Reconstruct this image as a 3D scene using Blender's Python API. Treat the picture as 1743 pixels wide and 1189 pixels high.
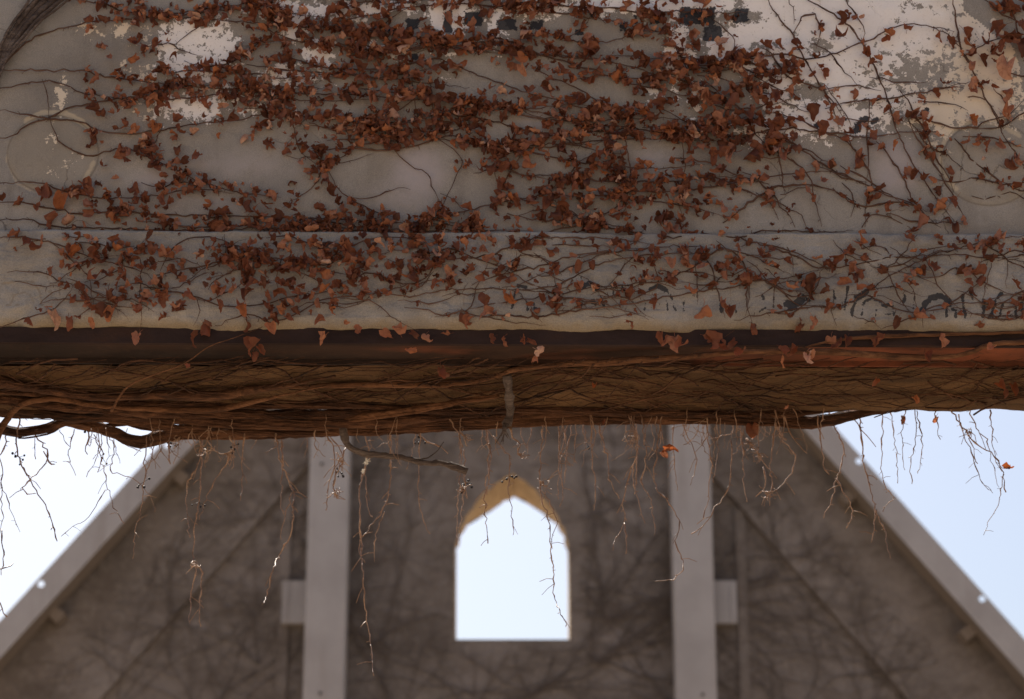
import bpy, math, random
import numpy as np
from mathutils import Vector, Matrix, Euler
from mathutils.geometry import tessellate_polygon
R = math.radians
random.seed(7); rng = np.random.default_rng(7)
for o in list(bpy.data.objects): bpy.data.objects.remove(o)
scene = bpy.context.scene; col = scene.collection

# ------------------------------------------------------------------ camera
LENS = 85.0; PITCH = R(19.8); CZ = 1.6
cam = bpy.data.cameras.new('camera'); camo = bpy.data.objects.new('camera', cam); col.objects.link(camo)
camo.location = (0, 0, CZ); camo.rotation_euler = (R(90) + PITCH, 0, 0)
cam.lens = LENS; cam.sensor_width = 36; cam.clip_start = .1; cam.clip_end = 5000
cam.dof.use_dof = True; cam.dof.focus_distance = 10.85; cam.dof.aperture_fstop = 1.5
scene.camera = camo
# ------------------------------------------------------------------ sky, sun, exposure
SUN_EL = 54; SUN_AZ = -23          # azimuth measured from +Y towards +X
w = bpy.data.worlds.new('World'); scene.world = w; w.use_nodes = True
wn = w.node_tree; bg = wn.nodes['Background']; sk = wn.nodes.new('ShaderNodeTexSky')
sk.sky_type = 'NISHITA'; sk.sun_disc = False; sk.sun_elevation = R(SUN_EL); sk.sun_rotation = R(SUN_AZ)
sk.air_density = 1.0; sk.dust_density = 3.4; sk.ozone_density = 1.0
wn.links.new(sk.outputs[0], bg.inputs[0]); bg.inputs[1].default_value = .079
sl = bpy.data.lights.new('sun', 'SUN'); so = bpy.data.objects.new('sun', sl); col.objects.link(so)
sl.energy = 5.0; sl.angle = R(.53); sl.color = (1, .93, .82)
sd = Vector((math.sin(R(SUN_AZ)) * math.cos(R(SUN_EL)), math.cos(R(SUN_AZ)) * math.cos(R(SUN_EL)), math.sin(R(SUN_EL))))
so.rotation_euler = sd.to_track_quat('Z', 'Y').to_euler()
vs = scene.view_settings; vs.view_transform = 'Standard'; vs.look = 'None'; vs.gamma = 1; vs.exposure = 0.9
vs.use_curve_mapping = False
scene.render.engine = 'CYCLES'; scene.cycles.max_bounces = 6

# ------------------------------------------------------------------ measuring helpers (photo pixel <-> point on a real plane)
FP = 1743 * LENS / 36; ct, st = math.cos(PITCH), math.sin(PITCH)
def ray(u, v):
    a, b = (u - 871.5) / FP, (594.5 - v) / FP
    return Vector((a, ct - b * st, st + b * ct))
def on_y(u, v, Y):
    d = ray(u, v); return Vector((0, 0, CZ)) + d * (Y / d.y)
def on_z(u, v, Z):
    d = ray(u, v); return Vector((0, 0, CZ)) + d * ((Z - CZ) / d.z)
def px(x, y, z):      # forward projection, numpy
    zz = z - CZ; dep = y * ct + zz * st
    return 871.5 + FP * x / dep, 594.5 - FP * (zz * ct - y * st) / dep

# ------------------------------------------------------------------ mesh helpers
def mesh(name, verts, faces, mat=None, smooth=False):
    m = bpy.data.meshes.new(name)
    m.from_pydata([tuple(v) for v in verts], [], faces); m.update()
    if mat: m.materials.append(mat)
    if smooth: m.polygons.foreach_set('use_smooth', [True] * len(m.polygons))
    return m
def thing(name, label, cat, loc=(0, 0, 0), group=None):
    o = bpy.data.objects.new(name, None); col.objects.link(o); o.location = loc; o.empty_display_size = .1
    o['label'] = label; o['category'] = cat
    if group: o['group'] = group
    return o
def origin(p):
    v = Vector((0, 0, 0))
    while p: v += p.location; p = p.parent
    return v
def part(name, verts, faces, mat, root, smooth=False, label=None):
    L = origin(root)
    o = bpy.data.objects.new(name, mesh(name, [Vector(v) - L for v in verts], faces, mat, smooth))
    col.objects.link(o); o.parent = root
    if label: o['label'] = label
    return o
class MB:
    def __init__(s): s.v = []; s.f = []
    def add(s, v, f):
        n = len(s.v); s.v += [Vector(p) for p in v]; s.f += [tuple(i + n for i in q) for q in f]; return s
    def box(s, x0, x1, y0, y1, z0, z1, c=0.0):
        if c <= 0:
            v = [(x, y, z) for x in (x0, x1) for y in (y0, y1) for z in (z0, z1)]
            return s.add(v, [(0, 1, 3, 2), (4, 6, 7, 5), (0, 4, 5, 1), (2, 3, 7, 6), (0, 2, 6, 4), (1, 5, 7, 3)])
        # chamfered along z edges
        p = [(x0 + c, y0), (x1 - c, y0), (x1, y0 + c), (x1, y1 - c), (x1 - c, y1), (x0 + c, y1), (x0, y1 - c), (x0, y0 + c)]
        return s.prism(p, z0, z1)
    def prism(s, p, z0, z1):
        n = len(p)
        v = [(a, b, z0) for a, b in p] + [(a, b, z1) for a, b in p]
        return s.add(v, [tuple(range(n))[::-1], tuple(range(n, 2 * n))] + [(i, (i + 1) % n, (i + 1) % n + n, i + n) for i in range(n)])
    def tube(s, pts, rad, n=6, rough=0.0, cap=True):
        pts = [Vector(p) for p in pts]; m = len(pts)
        if m < 2: return s
        rads = rad if hasattr(rad, '__len__') else [rad] * m
        t = [(pts[min(i + 1, m - 1)] - pts[max(i - 1, 0)]).normalized() for i in range(m)]
        a = t[0].orthogonal().normalized(); vs_ = []
        ph = [random.random() * 9 for _ in range(n)]
        for i in range(m):
            a = (a - t[i] * a.dot(t[i])).normalized(); b = t[i].cross(a)
            for k in range(n):
                an = 2 * math.pi * k / n
                r = rads[i] * (1 + (rough * math.sin(ph[k] + i * .55) if rough else 0) + (rough * random.uniform(-.5, .5) if rough else 0))
                vs_.append(pts[i] + (a * math.cos(an) + b * math.sin(an)) * r)
        f = [(i * n + k, i * n + (k + 1) % n, (i + 1) * n + (k + 1) % n, (i + 1) * n + k) for i in range(m - 1) for k in range(n)]
        if cap: f += [tuple(range(n))[::-1], tuple(range((m - 1) * n, m * n))]
        return s.add(vs_, f)
    def part(s, name, mat, root, smooth=False, label=None): return part(name, s.v, s.f, mat, root, smooth, label)
def smooth_path(pts, step):
    """Catmull-Rom through pts, about step metres apart."""
    pts = [Vector(p) for p in pts]
    if len(pts) < 2: return pts
    P = [pts[0] * 2 - pts[1]] + pts + [pts[-1] * 2 - pts[-2]]; out = []
    for i in range(1, len(P) - 2):
        n = max(1, int((P[i + 1] - P[i]).length / step))
        for k in range(n):
            t = k / n; a, b, c, d = P[i - 1], P[i], P[i + 1], P[i + 2]
            out.append(.5 * ((2 * b) + (c - a) * t + (2 * a - 5 * b + 4 * c - d) * t * t + (3 * b - a - 3 * c + d) * t ** 3))
    out.append(pts[-1]); return out
def jitter(pts, a): return [p + Vector((random.gauss(0, a), random.gauss(0, a), random.gauss(0, a))) for p in pts]
def vnoise(x, y, seed=0):
    """value noise in numpy, about -1..1"""
    xi = np.floor(x).astype(np.int64); yi = np.floor(y).astype(np.int64); fx = x - xi; fy = y - yi
    fx = fx * fx * (3 - 2 * fx); fy = fy * fy * (3 - 2 * fy)
    def h(a, b):
        n = (a * 374761393 + b * 668265263 + seed * 144665) & 0x7fffffff
        n = ((n ^ (n >> 13)) * 1274126177) & 0x7fffffff
        return ((n ^ (n >> 16)) & 0xffff) / 32767.5 - 1
    return (h(xi, yi) * (1 - fx) + h(xi + 1, yi) * fx) * (1 - fy) + (h(xi, yi + 1) * (1 - fx) + h(xi + 1, yi + 1) * fx) * fy
def fbm(x, y, o=4, seed=0): return sum(vnoise(x * 2 ** i, y * 2 ** i, seed + i) * .5 ** i for i in range(o))

# ------------------------------------------------------------------ materials
class NT:
    def __init__(s, name):
        s.m = bpy.data.materials.new(name); s.m.use_nodes = True; s.t = s.m.node_tree; s.n = s.t.nodes; s.l = s.t.links
        s.b = s.n['Principled BSDF']; s.out = s.n['Material Output']; s.co = s.n.new('ShaderNodeTexCoord')
    def link(s, a, b): s.l.new(a, b)
    def geo(s):
        g = s.n.new('ShaderNodeNewGeometry'); return g.outputs['Position']
    def noise(s, scale, detail=4, rough=.55, vec=None, dist=0, stretch=None):
        n = s.n.new('ShaderNodeTexNoise'); n.inputs['Scale'].default_value = scale; n.inputs['Detail'].default_value = detail
        n.inputs['Roughness'].default_value = rough; n.inputs['Distortion'].default_value = dist
        v = vec or s.geo()
        if stretch:
            mp = s.n.new('ShaderNodeMapping'); mp.inputs['Scale'].default_value = stretch; s.link(v, mp.inputs[0]); v = mp.outputs[0]
        s.link(v, n.inputs['Vector']); return n.outputs['Fac']
    def attr(s, name):
        a = s.n.new('ShaderNodeAttribute'); a.attribute_name = name; return a.outputs['Fac']
    def math(s, op, a, b=0, c=None, clamp=False):
        m = s.n.new('ShaderNodeMath'); m.operation = op; m.use_clamp = clamp
        for i, x in enumerate((a, b) if c is None else (a, b, c)):
            if isinstance(x, (int, float)): m.inputs[i].default_value = x
            else: s.link(x, m.inputs[i])
        return m.outputs[0]
    def ramp(s, fac, stops, interp='LINEAR'):
        r = s.n.new('ShaderNodeValToRGB'); r.color_ramp.interpolation = interp; e = r.color_ramp.elements
        while len(e) < len(stops): e.new(.5)
        for q, (p, c) in zip(e, stops): q.position = p; q.color = (*c, 1) if len(c) == 3 else c
        s.link(fac, r.inputs[0]); return r.outputs[0]
    def step(s, v, lo, hi):
        r = s.n.new('ShaderNodeMapRange'); r.interpolation_type = 'SMOOTHSTEP'; s.link(v, r.inputs[0])
        r.inputs[1].default_value = lo; r.inputs[2].default_value = hi; return r.outputs[0]
    def mix(s, f, a, b, mode='MIX'):
        m = s.n.new('ShaderNodeMix'); m.data_type = 'RGBA'; m.blend_type = mode
        for i, x in ((0, f), (6, a), (7, b)):
            if isinstance(x, (int, float)): m.inputs[i].default_value = x
            elif isinstance(x, tuple): m.inputs[i].default_value = (*x, 1)
            else: s.link(x, m.inputs[i])
        return m.outputs[2]
    def finish(s, colr, rough=.9, bump=None, bstr=.3, bdist=.01, spec=.25):
        if isinstance(colr, tuple): s.b.inputs['Base Color'].default_value = (*colr, 1)
        else: s.link(colr, s.b.inputs['Base Color'])
        s.b.inputs['Roughness'].default_value = rough; s.b.inputs['Specular IOR Level'].default_value = spec
        if bump is not None:
            bn = s.n.new('ShaderNodeBump'); bn.inputs['Strength'].default_value = bstr; bn.inputs['Distance'].default_value = bdist
            s.link(bump, bn.inputs['Height']); s.link(bn.outputs[0], s.b.inputs['Normal'])
        return s.m

def mat_stucco():
    t = NT('weathered_stucco')
    n1 = t.noise(1.6, 6, .6); n2 = t.noise(14, 5, .6); n3 = t.noise(90, 3, .6)
    base = t.ramp(n1, [(.3, (.225, .204, .188)), (.5, (.287, .263, .242)), (.72, (.36, .335, .314))])
    base = t.mix(t.math('MULTIPLY', t.step(n2, .52, .72), .35), base, (.20, .172, .145))
    base = t.mix(t.math('MULTIPLY', t.step(n3, .6, .75), .25), base, (.165, .14, .125))
    gr = t.noise(260, 3, .7); dr = t.noise(7, 5, .6, stretch=(1, 1, .12)); st_ = t.noise(.9, 5, .65, dist=.8)
    base = t.mix(t.math('MULTIPLY', t.step(dr, .5, .68), .38), base, (.18, .155, .135))
    base = t.mix(t.math('MULTIPLY', t.step(st_, .52, .66), .35), base, (.22, .18, .145))
    base = t.mix(1.0, base, t.ramp(gr, [(.3, (.66, .66, .66)), (.5, (.9, .9, .9)), (.7, (1.12, 1.1, 1.08))]), 'MULTIPLY')
    ck = t.n.new('ShaderNodeTexVoronoi'); ck.feature = 'DISTANCE_TO_EDGE'; ck.inputs['Scale'].default_value = 1.7
    wv = t.n.new('ShaderNodeTexNoise'); wv.inputs['Scale'].default_value = 3; wv.inputs['Detail'].default_value = 6; t.link(t.geo(), wv.inputs['Vector'])
    va = t.n.new('ShaderNodeVectorMath'); va.operation = 'MULTIPLY_ADD'; t.link(wv.outputs['Color'], va.inputs[0]); va.inputs[1].default_value = (.5, .5, .5); t.link(t.geo(), va.inputs[2]); t.link(va.outputs[0], ck.inputs['Vector'])
    crack = t.math('MULTIPLY', t.math('SUBTRACT', 1, t.step(ck.outputs[0], .0, .007)), t.step(n1, .5, .58))
    base = t.mix(t.math('MULTIPLY', crack, .6), base, (.07, .055, .045))
    # lilac filler patches and circle patches with their own colour
    base = t.mix(t.math('MULTIPLY', t.step(t.math('ADD', t.attr('lilac'), t.math('MULTIPLY', t.math('SUBTRACT', n2, .5), 30)), 40, 74), .75), base, (.37, .33, .34))
    base = t.mix(t.math('MULTIPLY', t.step(t.attr('disc'), 46, 52), .35), base, (.25, .21, .16))
    base = t.mix(t.math('MULTIPLY', t.step(t.math('ADD', t.attr('ring'), t.math('MULTIPLY', t.math('SUBTRACT', n2, .5), 12)), 48, 52), .6), base, (.50, .42, .31))
    rim_shade = t.math('SUBTRACT', 1, t.math('MULTIPLY', t.math('ABSOLUTE', t.math('SUBTRACT', t.attr('disc'), 50)), .45), clamp=True)  # dark outline at the disc edges: groove shade painted into the colour
    base = t.mix(t.math('MULTIPLY', rim_shade, .5), base, (.11, .09, .07))
    # peeling paint
    s1 = t.noise(30, 5, .62); s2 = t.noise(9, 4, .6); s3 = t.noise(150, 2, .5)
    nz = t.math('ADD', t.math('MULTIPLY', t.math('SUBTRACT', s1, .5), 125), t.math('MULTIPLY', t.math('SUBTRACT', s2, .5), 75))
    nz = t.math('ADD', nz, t.math('MULTIPLY', t.math('SUBTRACT', s3, .5), 34))
    f = t.math('ADD', t.attr('paint'), nz)
    pm = t.step(f, 49.0, 51.6)
    cream = t.math('ADD', t.attr('cream'), t.math('MULTIPLY', t.math('SUBTRACT', s2, .5), 60))
    pc = t.mix(t.step(cream, 25, 75), (.74, .70, .69), (.62, .53, .43))
    pc = t.mix(t.math('MULTIPLY', t.step(n3, .56, .7), .25), pc, (.5, .45, .42))
    colr = t.mix(pm, base, pc)
    bm = t.step(t.math('ADD', t.attr('black'), t.math('MULTIPLY', nz, .16)), 49.2, 51)
    colr = t.mix(t.math('MULTIPLY', bm, .95), colr, (.022, .024, .032))
    h = t.math('ADD', t.math('MULTIPLY', n3, .25), t.math('ADD', t.math('MULTIPLY', n2, .6), t.math('MULTIPLY', t.math('MAXIMUM', pm, bm), .8)))
    h = t.math('ADD', h, t.math('MULTIPLY', t.step(t.attr('ring'), 44, 54), -.4)); h = t.math('ADD', h, t.math('ADD', t.math('MULTIPLY', gr, .3), t.math('MULTIPLY', crack, -.5)))
    return t.finish(colr, .92, h, .55, .012)
def mat_band():
    t = NT('weathered_limestone')
    n1 = t.noise(2.2, 6, .65); n2 = t.noise(11, 6, .65); n3 = t.noise(80, 4, .6); n4 = t.noise(5, 4, .6, stretch=(1, 1, 3.5), dist=1.2)
    base = t.ramp(n1, [(.3, (.22, .203, .19)), (.5, (.285, .264, .245)), (.7, (.365, .342, .324))])
    base = t.mix(t.math('MULTIPLY', t.step(n4, .52, .66), .4), base, (.33, .285, .235))
    base = t.mix(t.math('MULTIPLY', t.step(n2, .55, .75), .45), base, (.185, .158, .135))
    base = t.mix(t.math('MULTIPLY', t.step(n3, .6, .75), .3), base, (.15, .13, .115))
    base = t.mix(t.step(t.math('ADD', t.attr('edge'), t.math('MULTIPLY', t.math('SUBTRACT', n2, .5), 60)), 45, 95), base, (.27, .215, .15))
    base = t.mix(1.0, base, t.ramp(t.noise(240, 3, .7), [(.3, (.68, .68, .68)), (.5, (.92, .92, .92)), (.7, (1.12, 1.1, 1.08))]), 'MULTIPLY')
    base = t.mix(t.math('MULTIPLY', t.step(t.noise(6, 5, .6, stretch=(1, 1, .15)), .5, .68), .3), base, (.20, .175, .15))
    fm = t.step(t.math('ADD', t.attr('faint'), t.math('MULTIPLY', t.math('SUBTRACT', n3, .5), 14)), 47, 52)
    base = t.mix(t.math('MULTIPLY', fm, .45), base, (.19, .145, .10))
    nz = t.math('ADD', t.math('MULTIPLY', t.math('SUBTRACT', t.noise(120, 3, .6), .5), 22), t.math('MULTIPLY', t.math('SUBTRACT', t.noise(26, 3, .6), .5), 34))
    bm = t.step(t.math('ADD', t.attr('black'), nz), 49.3, 51)
    colr = t.mix(t.math('MULTIPLY', bm, .9), base, (.03, .03, .036))
    h = t.math('ADD', t.math('MULTIPLY', n3, .3), t.math('ADD', n2, t.math('MULTIPLY', n4, .7)))
    return t.finish(colr, .92, h, .8, .018)
def mat_soffit():
    t = NT('stained_concrete')
    n1 = t.noise(2.5, 6, .65, stretch=(.5, 1.4, 1)); n2 = t.noise(26, 5, .65); n3 = t.noise(120, 3, .6)
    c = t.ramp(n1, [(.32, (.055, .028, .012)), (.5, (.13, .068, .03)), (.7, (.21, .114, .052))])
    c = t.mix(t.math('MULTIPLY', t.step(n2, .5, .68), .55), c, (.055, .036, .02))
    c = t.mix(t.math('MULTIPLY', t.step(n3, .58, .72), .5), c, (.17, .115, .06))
    return t.finish(c, .95, t.math('ADD', n2, t.math('MULTIPLY', n3, .5)), 1, .035)
def mat_rust():
    t = NT('rusted_steel')
    n1 = t.noise(1.5, 5, .6, stretch=(.6, 2, 3)); n2 = t.noise(22, 5, .65); p = t.geo()
    sx = t.n.new('ShaderNodeSeparateXYZ'); t.link(p, sx.inputs[0])
    g = t.math('ADD', n1, t.math('MULTIPLY', sx.outputs[0], .085))
    c = t.ramp(g, [(.40, (.018, .010, .008)), (.56, (.035, .016, .010)), (.68, (.11, .035, .017)), (.8, (.20, .058, .026))])
    c = t.mix(t.math('MULTIPLY', t.step(n2, .5, .7), .5), c, (.05, .025, .016))
    return t.finish(c, .8, n2, .5, .006)
def mat_darksteel():
    t = NT('dark_painted_steel')
    n1 = t.noise(4, 5, .6, stretch=(.5, 1, 2)); n2 = t.noise(40, 4, .6)
    c = t.ramp(n1, [(.35, (.024, .016, .015)), (.55, (.036, .024, .023)), (.72, (.055, .028, .018))])
    c = t.mix(t.math('MULTIPLY', t.step(n2, .55, .7), .5), c, (.035, .02, .016))
    return t.finish(c, .92, n2, .6, .006, .06)
def mat_bark(name, a, b, c_, scale=1.0, bump=.8):
    t = NT(name)
    n1 = t.noise(6, 5, .6, stretch=(.35, 1, 1)); n2 = t.noise(70 * scale, 4, .65, stretch=(.16, 1, 1)); n3 = t.noise(160, 2)
    c = t.ramp(t.math('ADD', t.math('MULTIPLY', n1, .5), t.math('MULTIPLY', n2, .5)), [(.38, a), (.5, b), (.62, c_)])
    return t.finish(c, .9, t.math('ADD', n2, t.math('MULTIPLY', n3, .3)), bump, .02)
def mat_leaf():
    t = NT('dry_ivy_leaf')
    oi = t.n.new('ShaderNodeObjectInfo')
    r = t.math('FRACT', t.math('ADD', t.attr('rnd'), oi.outputs['Random']))
    c = t.ramp(r, [(0, (.045, .018, .013)), (.2, (.09, .033, .02)), (.42, (.15, .053, .03)), (.62, (.215, .083, .05)), (.78, (.31, .155, .11)), (.9, (.33, .11, .038)), (1, (.52, .34, .26))])
    n = t.noise(60, 4, .6); n2 = t.noise(18, 3)
    c = t.mix(t.math('MULTIPLY', t.step(n, .45, .7), .5), c, (.07, .03, .02))
    c = t.mix(t.math('MULTIPLY', t.step(n2, .5, .7), .35), c, (.30, .14, .085))
    m = t.finish(c, .75, n, .4, .004, .3)
    tr = t.n.new('ShaderNodeBsdfTranslucent'); mx = t.n.new('ShaderNodeMixShader'); mx.inputs[0].default_value = .28
    tc = t.mix(.55, c, (.75, .17, .03)); t.link(tc, tr.inputs[0])
    t.link(t.b.outputs[0], mx.inputs[1]); t.link(tr.outputs[0], mx.inputs[2]); t.link(mx.outputs[0], t.out.inputs[0])
    return m
def mat_gable():
    t = NT('old_render_wall')
    n1 = t.noise(.7, 6, .6); n2 = t.noise(3.5, 5, .6); n3 = t.noise(22, 4, .6)
    c = t.ramp(n1, [(.3, (.125, .104, .092)), (.5, (.195, .166, .15)), (.72, (.285, .25, .236))])
    c = t.mix(t.math('MULTIPLY', t.step(n2, .46, .66), .55), c, (.12, .096, .082)); c = t.mix(t.math('MULTIPLY', t.step(t.noise(2.2, 6, .6, stretch=(.5, 1, 1.8), dist=1.5), .5, .62), .5), c, (.11, .088, .075))
    c = t.mix(t.math('MULTIPLY', t.step(n3, .5, .7), .3), c, (.32, .285, .255))
    return t.finish(c, .95, t.math('ADD', n2, n3), .6, .03)
def mat_reveal():
    t = NT('tan_limestone'); n = t.noise(9, 5, .6)
    return t.finish(t.ramp(n, [(.3, (.29, .21, .13)), (.7, (.43, .33, .22))]), .9, n, .5, .02)
def mat_paintsteel():
    t = NT('grey_painted_steel'); n = t.noise(2.5, 5, .6); n2 = t.noise(40, 3)
    c = t.ramp(n, [(.3, (.315, .292, .288)), (.7, (.395, .37, .368))]); c = t.mix(t.math('MULTIPLY', t.step(t.noise(9, 5, .65, stretch=(1, 1, .07)), .5, .7), .4), c, (.25, .215, .195))
    return t.finish(t.mix(t.math('MULTIPLY', t.step(n2, .6, .75), .2), c, (.26, .23, .22)), .55, n2, .1, .003, .4)
def mat_ground():
    t = NT('dry_gravel_ground'); n = t.noise(.5, 6, .6); n2 = t.noise(30, 4)
    c = t.ramp(n, [(.3, (.34, .26, .18)), (.7, (.46, .36, .26))])
    return t.finish(t.mix(t.math('MULTIPLY', n2, .4), c, (.25, .19, .13)), .95, n2, .5, .02)
M = dict(stucco=mat_stucco(), band=mat_band(), soffit=mat_soffit(), rust=mat_rust(), dsteel=mat_darksteel(),
         bark=mat_bark('red_brown_bark', (.018, .008, .005), (.062, .026, .013), (.15, .068, .034), 1, 1.0),
         smoothbark=mat_bark('orange_brown_bark', (.045, .019, .009), (.115, .049, .022), (.20, .094, .046), 1, .8),
         greybark=mat_bark('grey_weathered_wood', (.04, .028, .024), (.085, .062, .053), (.16, .125, .108)),
         stem=mat_bark('dark_ivy_stem', (.05, .026, .018), (.095, .05, .035), (.15, .085, .06), 1, .4),
         twig=mat_bark('dry_twig', (.12, .06, .036), (.24, .13, .075), (.38, .24, .15), 1, .3),
         gvine=mat_bark('dead_wall_vine', (.075, .057, .048), (.115, .09, .077), (.15, .118, .1), 1, .3),
         leaf=mat_leaf(), rbox=None, gable=mat_gable(), reveal=mat_reveal(), psteel=mat_paintsteel(), ground=mat_ground())
M['twig'].node_tree.nodes['Principled BSDF'].inputs['Roughness'].default_value = .5; M['twig'].node_tree.nodes['Principled BSDF'].inputs['Specular IOR Level'].default_value = .7
def flat(name, c, rough=.8): return NT(name).finish(c, rough)
M['berry'] = flat('dry_black_berry', (.015, .012, .016), .5)
M['rbox'] = NT('bounce_tinted_steel').finish((.21, .17, .14), .8)  # same grey paint, with warm bounce light put into the base colour
M['silk'] = flat('pale_cobweb_fluff', (.7, .66, .6), .9)
M['gap'] = flat('dark_bolt', (.05, .045, .045), .6)

# ------------------------------------------------------------------ ground
g = bpy.data.objects.new('ground', mesh('ground', [(-900, -900, 0), (900, -900, 0), (900, 900, 0), (-900, 900, 0)], [(0, 1, 2, 3)], M['ground']))
col.objects.link(g); g['kind'] = 'structure'

# ------------------------------------------------------------------ front wall
YW = 10.0; YB = 10.90; ZT = 8.0; XW = 3.6
Zband_t = on_y(871, 396, YW - .05).z; Zband_b = on_y(871, 560, YW - .03).z
Zsteel = on_y(871, 586, YW).z; ZS = Zsteel - .025
wall = thing('stucco_wall', 'grey stucco wall with peeling white paint above a stone lintel band', 'wall', (0, YW + .4, 0))

def poly_sd(u, v, P):
    """signed distance in pixels, positive inside"""
    P = np.array(P, float); d = np.full(u.shape, 1e9); ins = np.zeros(u.shape, bool)
    for i in range(len(P)):
        a, b = P[i], P[(i + 1) % len(P)]; e = b - a
        t = np.clip(((u - a[0]) * e[0] + (v - a[1]) * e[1]) / (e @ e), 0, 1)
        d = np.minimum(d, np.hypot(u - a[0] - t * e[0], v - a[1] - t * e[1]))
        c = ((a[1] > v) != (b[1] > v)) & (u < (b[0] - a[0]) * (v - a[1]) / (b[1] - a[1] + 1e-9) + a[0]); ins ^= c
    return np.where(ins, d, -d)
def line_sd(u, v, pts, wd):
    """stroke of width wd px, positive inside"""
    d = np.full(u.shape, 1e9); P = np.array(pts, float)
    if len(P) == 1: return wd / 2 - np.hypot(u - P[0][0], v - P[0][1])
    for a, b in zip(P[:-1], P[1:]):
        e = b - a; t = np.clip(((u - a[0]) * e[0] + (v - a[1]) * e[1]) / (e @ e + 1e-9), 0, 1)
        d = np.minimum(d, np.hypot(u - a[0] - t * e[0], v - a[1] - t * e[1]))
    return wd / 2 - d
def ell_sd(u, v, cx, cy, rx, ry): return (1 - np.hypot((u - cx) / rx, (v - cy) / ry)) * min(rx, ry)
def grid(nx, nz):
    i = np.arange(nx - 1)[None, :] + np.arange(nz - 1)[:, None] * nx
    return np.stack([i, i + 1, i + 1 + nx, i + nx], -1).reshape(-1, 4)
def grid_obj(name, X, Y, Z, mat, root, attrs, label=None):
    nz, nx = X.shape; L = origin(root)
    V = np.stack([X - L.x, Y - L.y, Z - L.z], -1).reshape(-1, 3); F = grid(nx, nz)
    m = bpy.data.meshes.new(name); m.vertices.add(len(V)); m.vertices.foreach_set('co', V.ravel())
    m.loops.add(F.size); m.loops.foreach_set('vertex_index', F.ravel().astype(np.int32))
    m.polygons.add(len(F)); m.polygons.foreach_set('loop_start', np.arange(0, F.size, 4, dtype=np.int32))
    m.polygons.foreach_set('use_smooth', np.ones(len(F), bool)); m.update(calc_edges=True); m.validate()
    for k, a in attrs.items(): m.attributes.new(k, 'FLOAT', 'POINT').data.foreach_set('value', a.ravel().astype(np.float32))
    m.materials.append(mat); o = bpy.data.objects.new(name, m); col.objects.link(o); o.parent = root
    if label: o['label'] = label
    return o
enc = lambda d: np.clip(d + 50, 0, 100)

# upper stucco face
xs = np.arange(-XW, XW + .001, .01); zs = np.arange(Zband_t - .03, ZT, .01)
X, Z = np.meshgrid(xs, zs); U, V_ = px(X, np.full_like(X, YW), Z)
paint = np.full(X.shape, -60.0)
def add_paint(d, cap=45): 
    global paint
    paint = np.maximum(paint, np.minimum(d, cap))
add_paint(poly_sd(U, V_, [(1215, 75), (1260, 30), (1330, -400), (1640, -400), (1690, 20), (1722, 90), (1738, 190), (1700, 205), (1640, 195), (1605, 222), (1560, 205), (1535, 182), (1490, 205), (1440, 222), (1385, 218), (1340, 195), (1312, 150), (1290, 112), (1240, 98)]) * .8 + 6, 21)
add_paint(poly_sd(U, V_, [(262, 62), (300, 40), (372, 36), (398, 70), (402, 98), (375, 112), (342, 128), (308, 132), (285, 112)]) * 1.0 + 2, 12)
for cx, cy, rx, ry, am in [(150, 50, 38, 18, 2), (205, 52, 22, 20, 6), (470, 12, 36, 14, 12), (505, 42, 18, 18, 14), (560, 14, 26, 10, 10), (545, 88, 14, 12, 16), (500, 128, 40, 12, 6),
                           (770, 20, 26, 26, 22), (760, 52, 10, 14, 10), (845, 38, 6, 16, 16), (930, 12, 28, 10, 16), (1000, 2, 60, 8, 14), (1090, 6, 60, 10, 20), (1160, 6, 60, 10, 20), (1150, 75, 10, 28, 16),
                           (1165, 100, 16, 14, 10), (1230, 80, 22, 20, 8), (106, 160, 8, 16, 16), (92, 232, 8, 16, 14), (124, 266, 9, 12, 12), (86, 288, 6, 7, 8), (255, 125, 40, 18, 4), (310, 180, 60, 18, 2),
                           (250, 198, 24, 8, 6), (335, 195, 20, 8, 6), (390, 165, 30, 14, 3), (425, 185, 30, 8, 3), (210, 112, 14, 8, 12), (655, 82, 20, 6, 8), (760, 82, 4, 16, 4), (1318, 180, 16, 20, 14),
                           (1300, 225, 30, 14, 8), (1360, 214, 34, 10, 14), (145, 270, 60, 6, -12), (1118, 160, 10, 12, 0), (1180, 170, 6, 18, 6), (620, 15, 24, 10, 8), (680, 12, 20, 10, 8)]:
    add_paint(ell_sd(U, V_, cx, cy, rx, ry) * 1.5 + am - (22 if cx < 260 else 4), 17)
for cx, cy, rx, ry, am in [(1565, 122, 95, 48, 52), (1380, 158, 42, 20, 70), (1395, 80, 34, 16, 60), (1300, 78, 36, 16, 46), (1420, 62, 10, 14, 44), (1470, 178, 40, 12, 44), (1330, 115, 18, 12, 52), (1660, 25, 40, 18, 30), (1575, 10, 60, 8, 34), (1280, 30, 16, 14, 70)]:
    paint -= np.clip(1.25 - np.hypot((U - cx) / rx, (V_ - cy) / ry), 0, 1) * am * .62
arc = np.hypot(U - 1545, (V_ - 190)) - 190            # edge of the old round-ended signboard
paint = np.where((U > 1640) & (V_ < 190) & (arc > 8), np.minimum(paint, -40), paint)
add_paint(line_sd(U, V_, [(1692, 34), (1710, 62), (1724, 95), (1736, 135), (1745, 190)], 7) * 4 - 4, 40)
cream = np.clip((U - 1470) / 3, 0, 60) + np.clip((V_ - 60) / 4, 0, 25); cream = np.where(U < 260, 70, np.where(U < 1400, 20, cream))
black = np.full(X.shape, -60.0)
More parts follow.
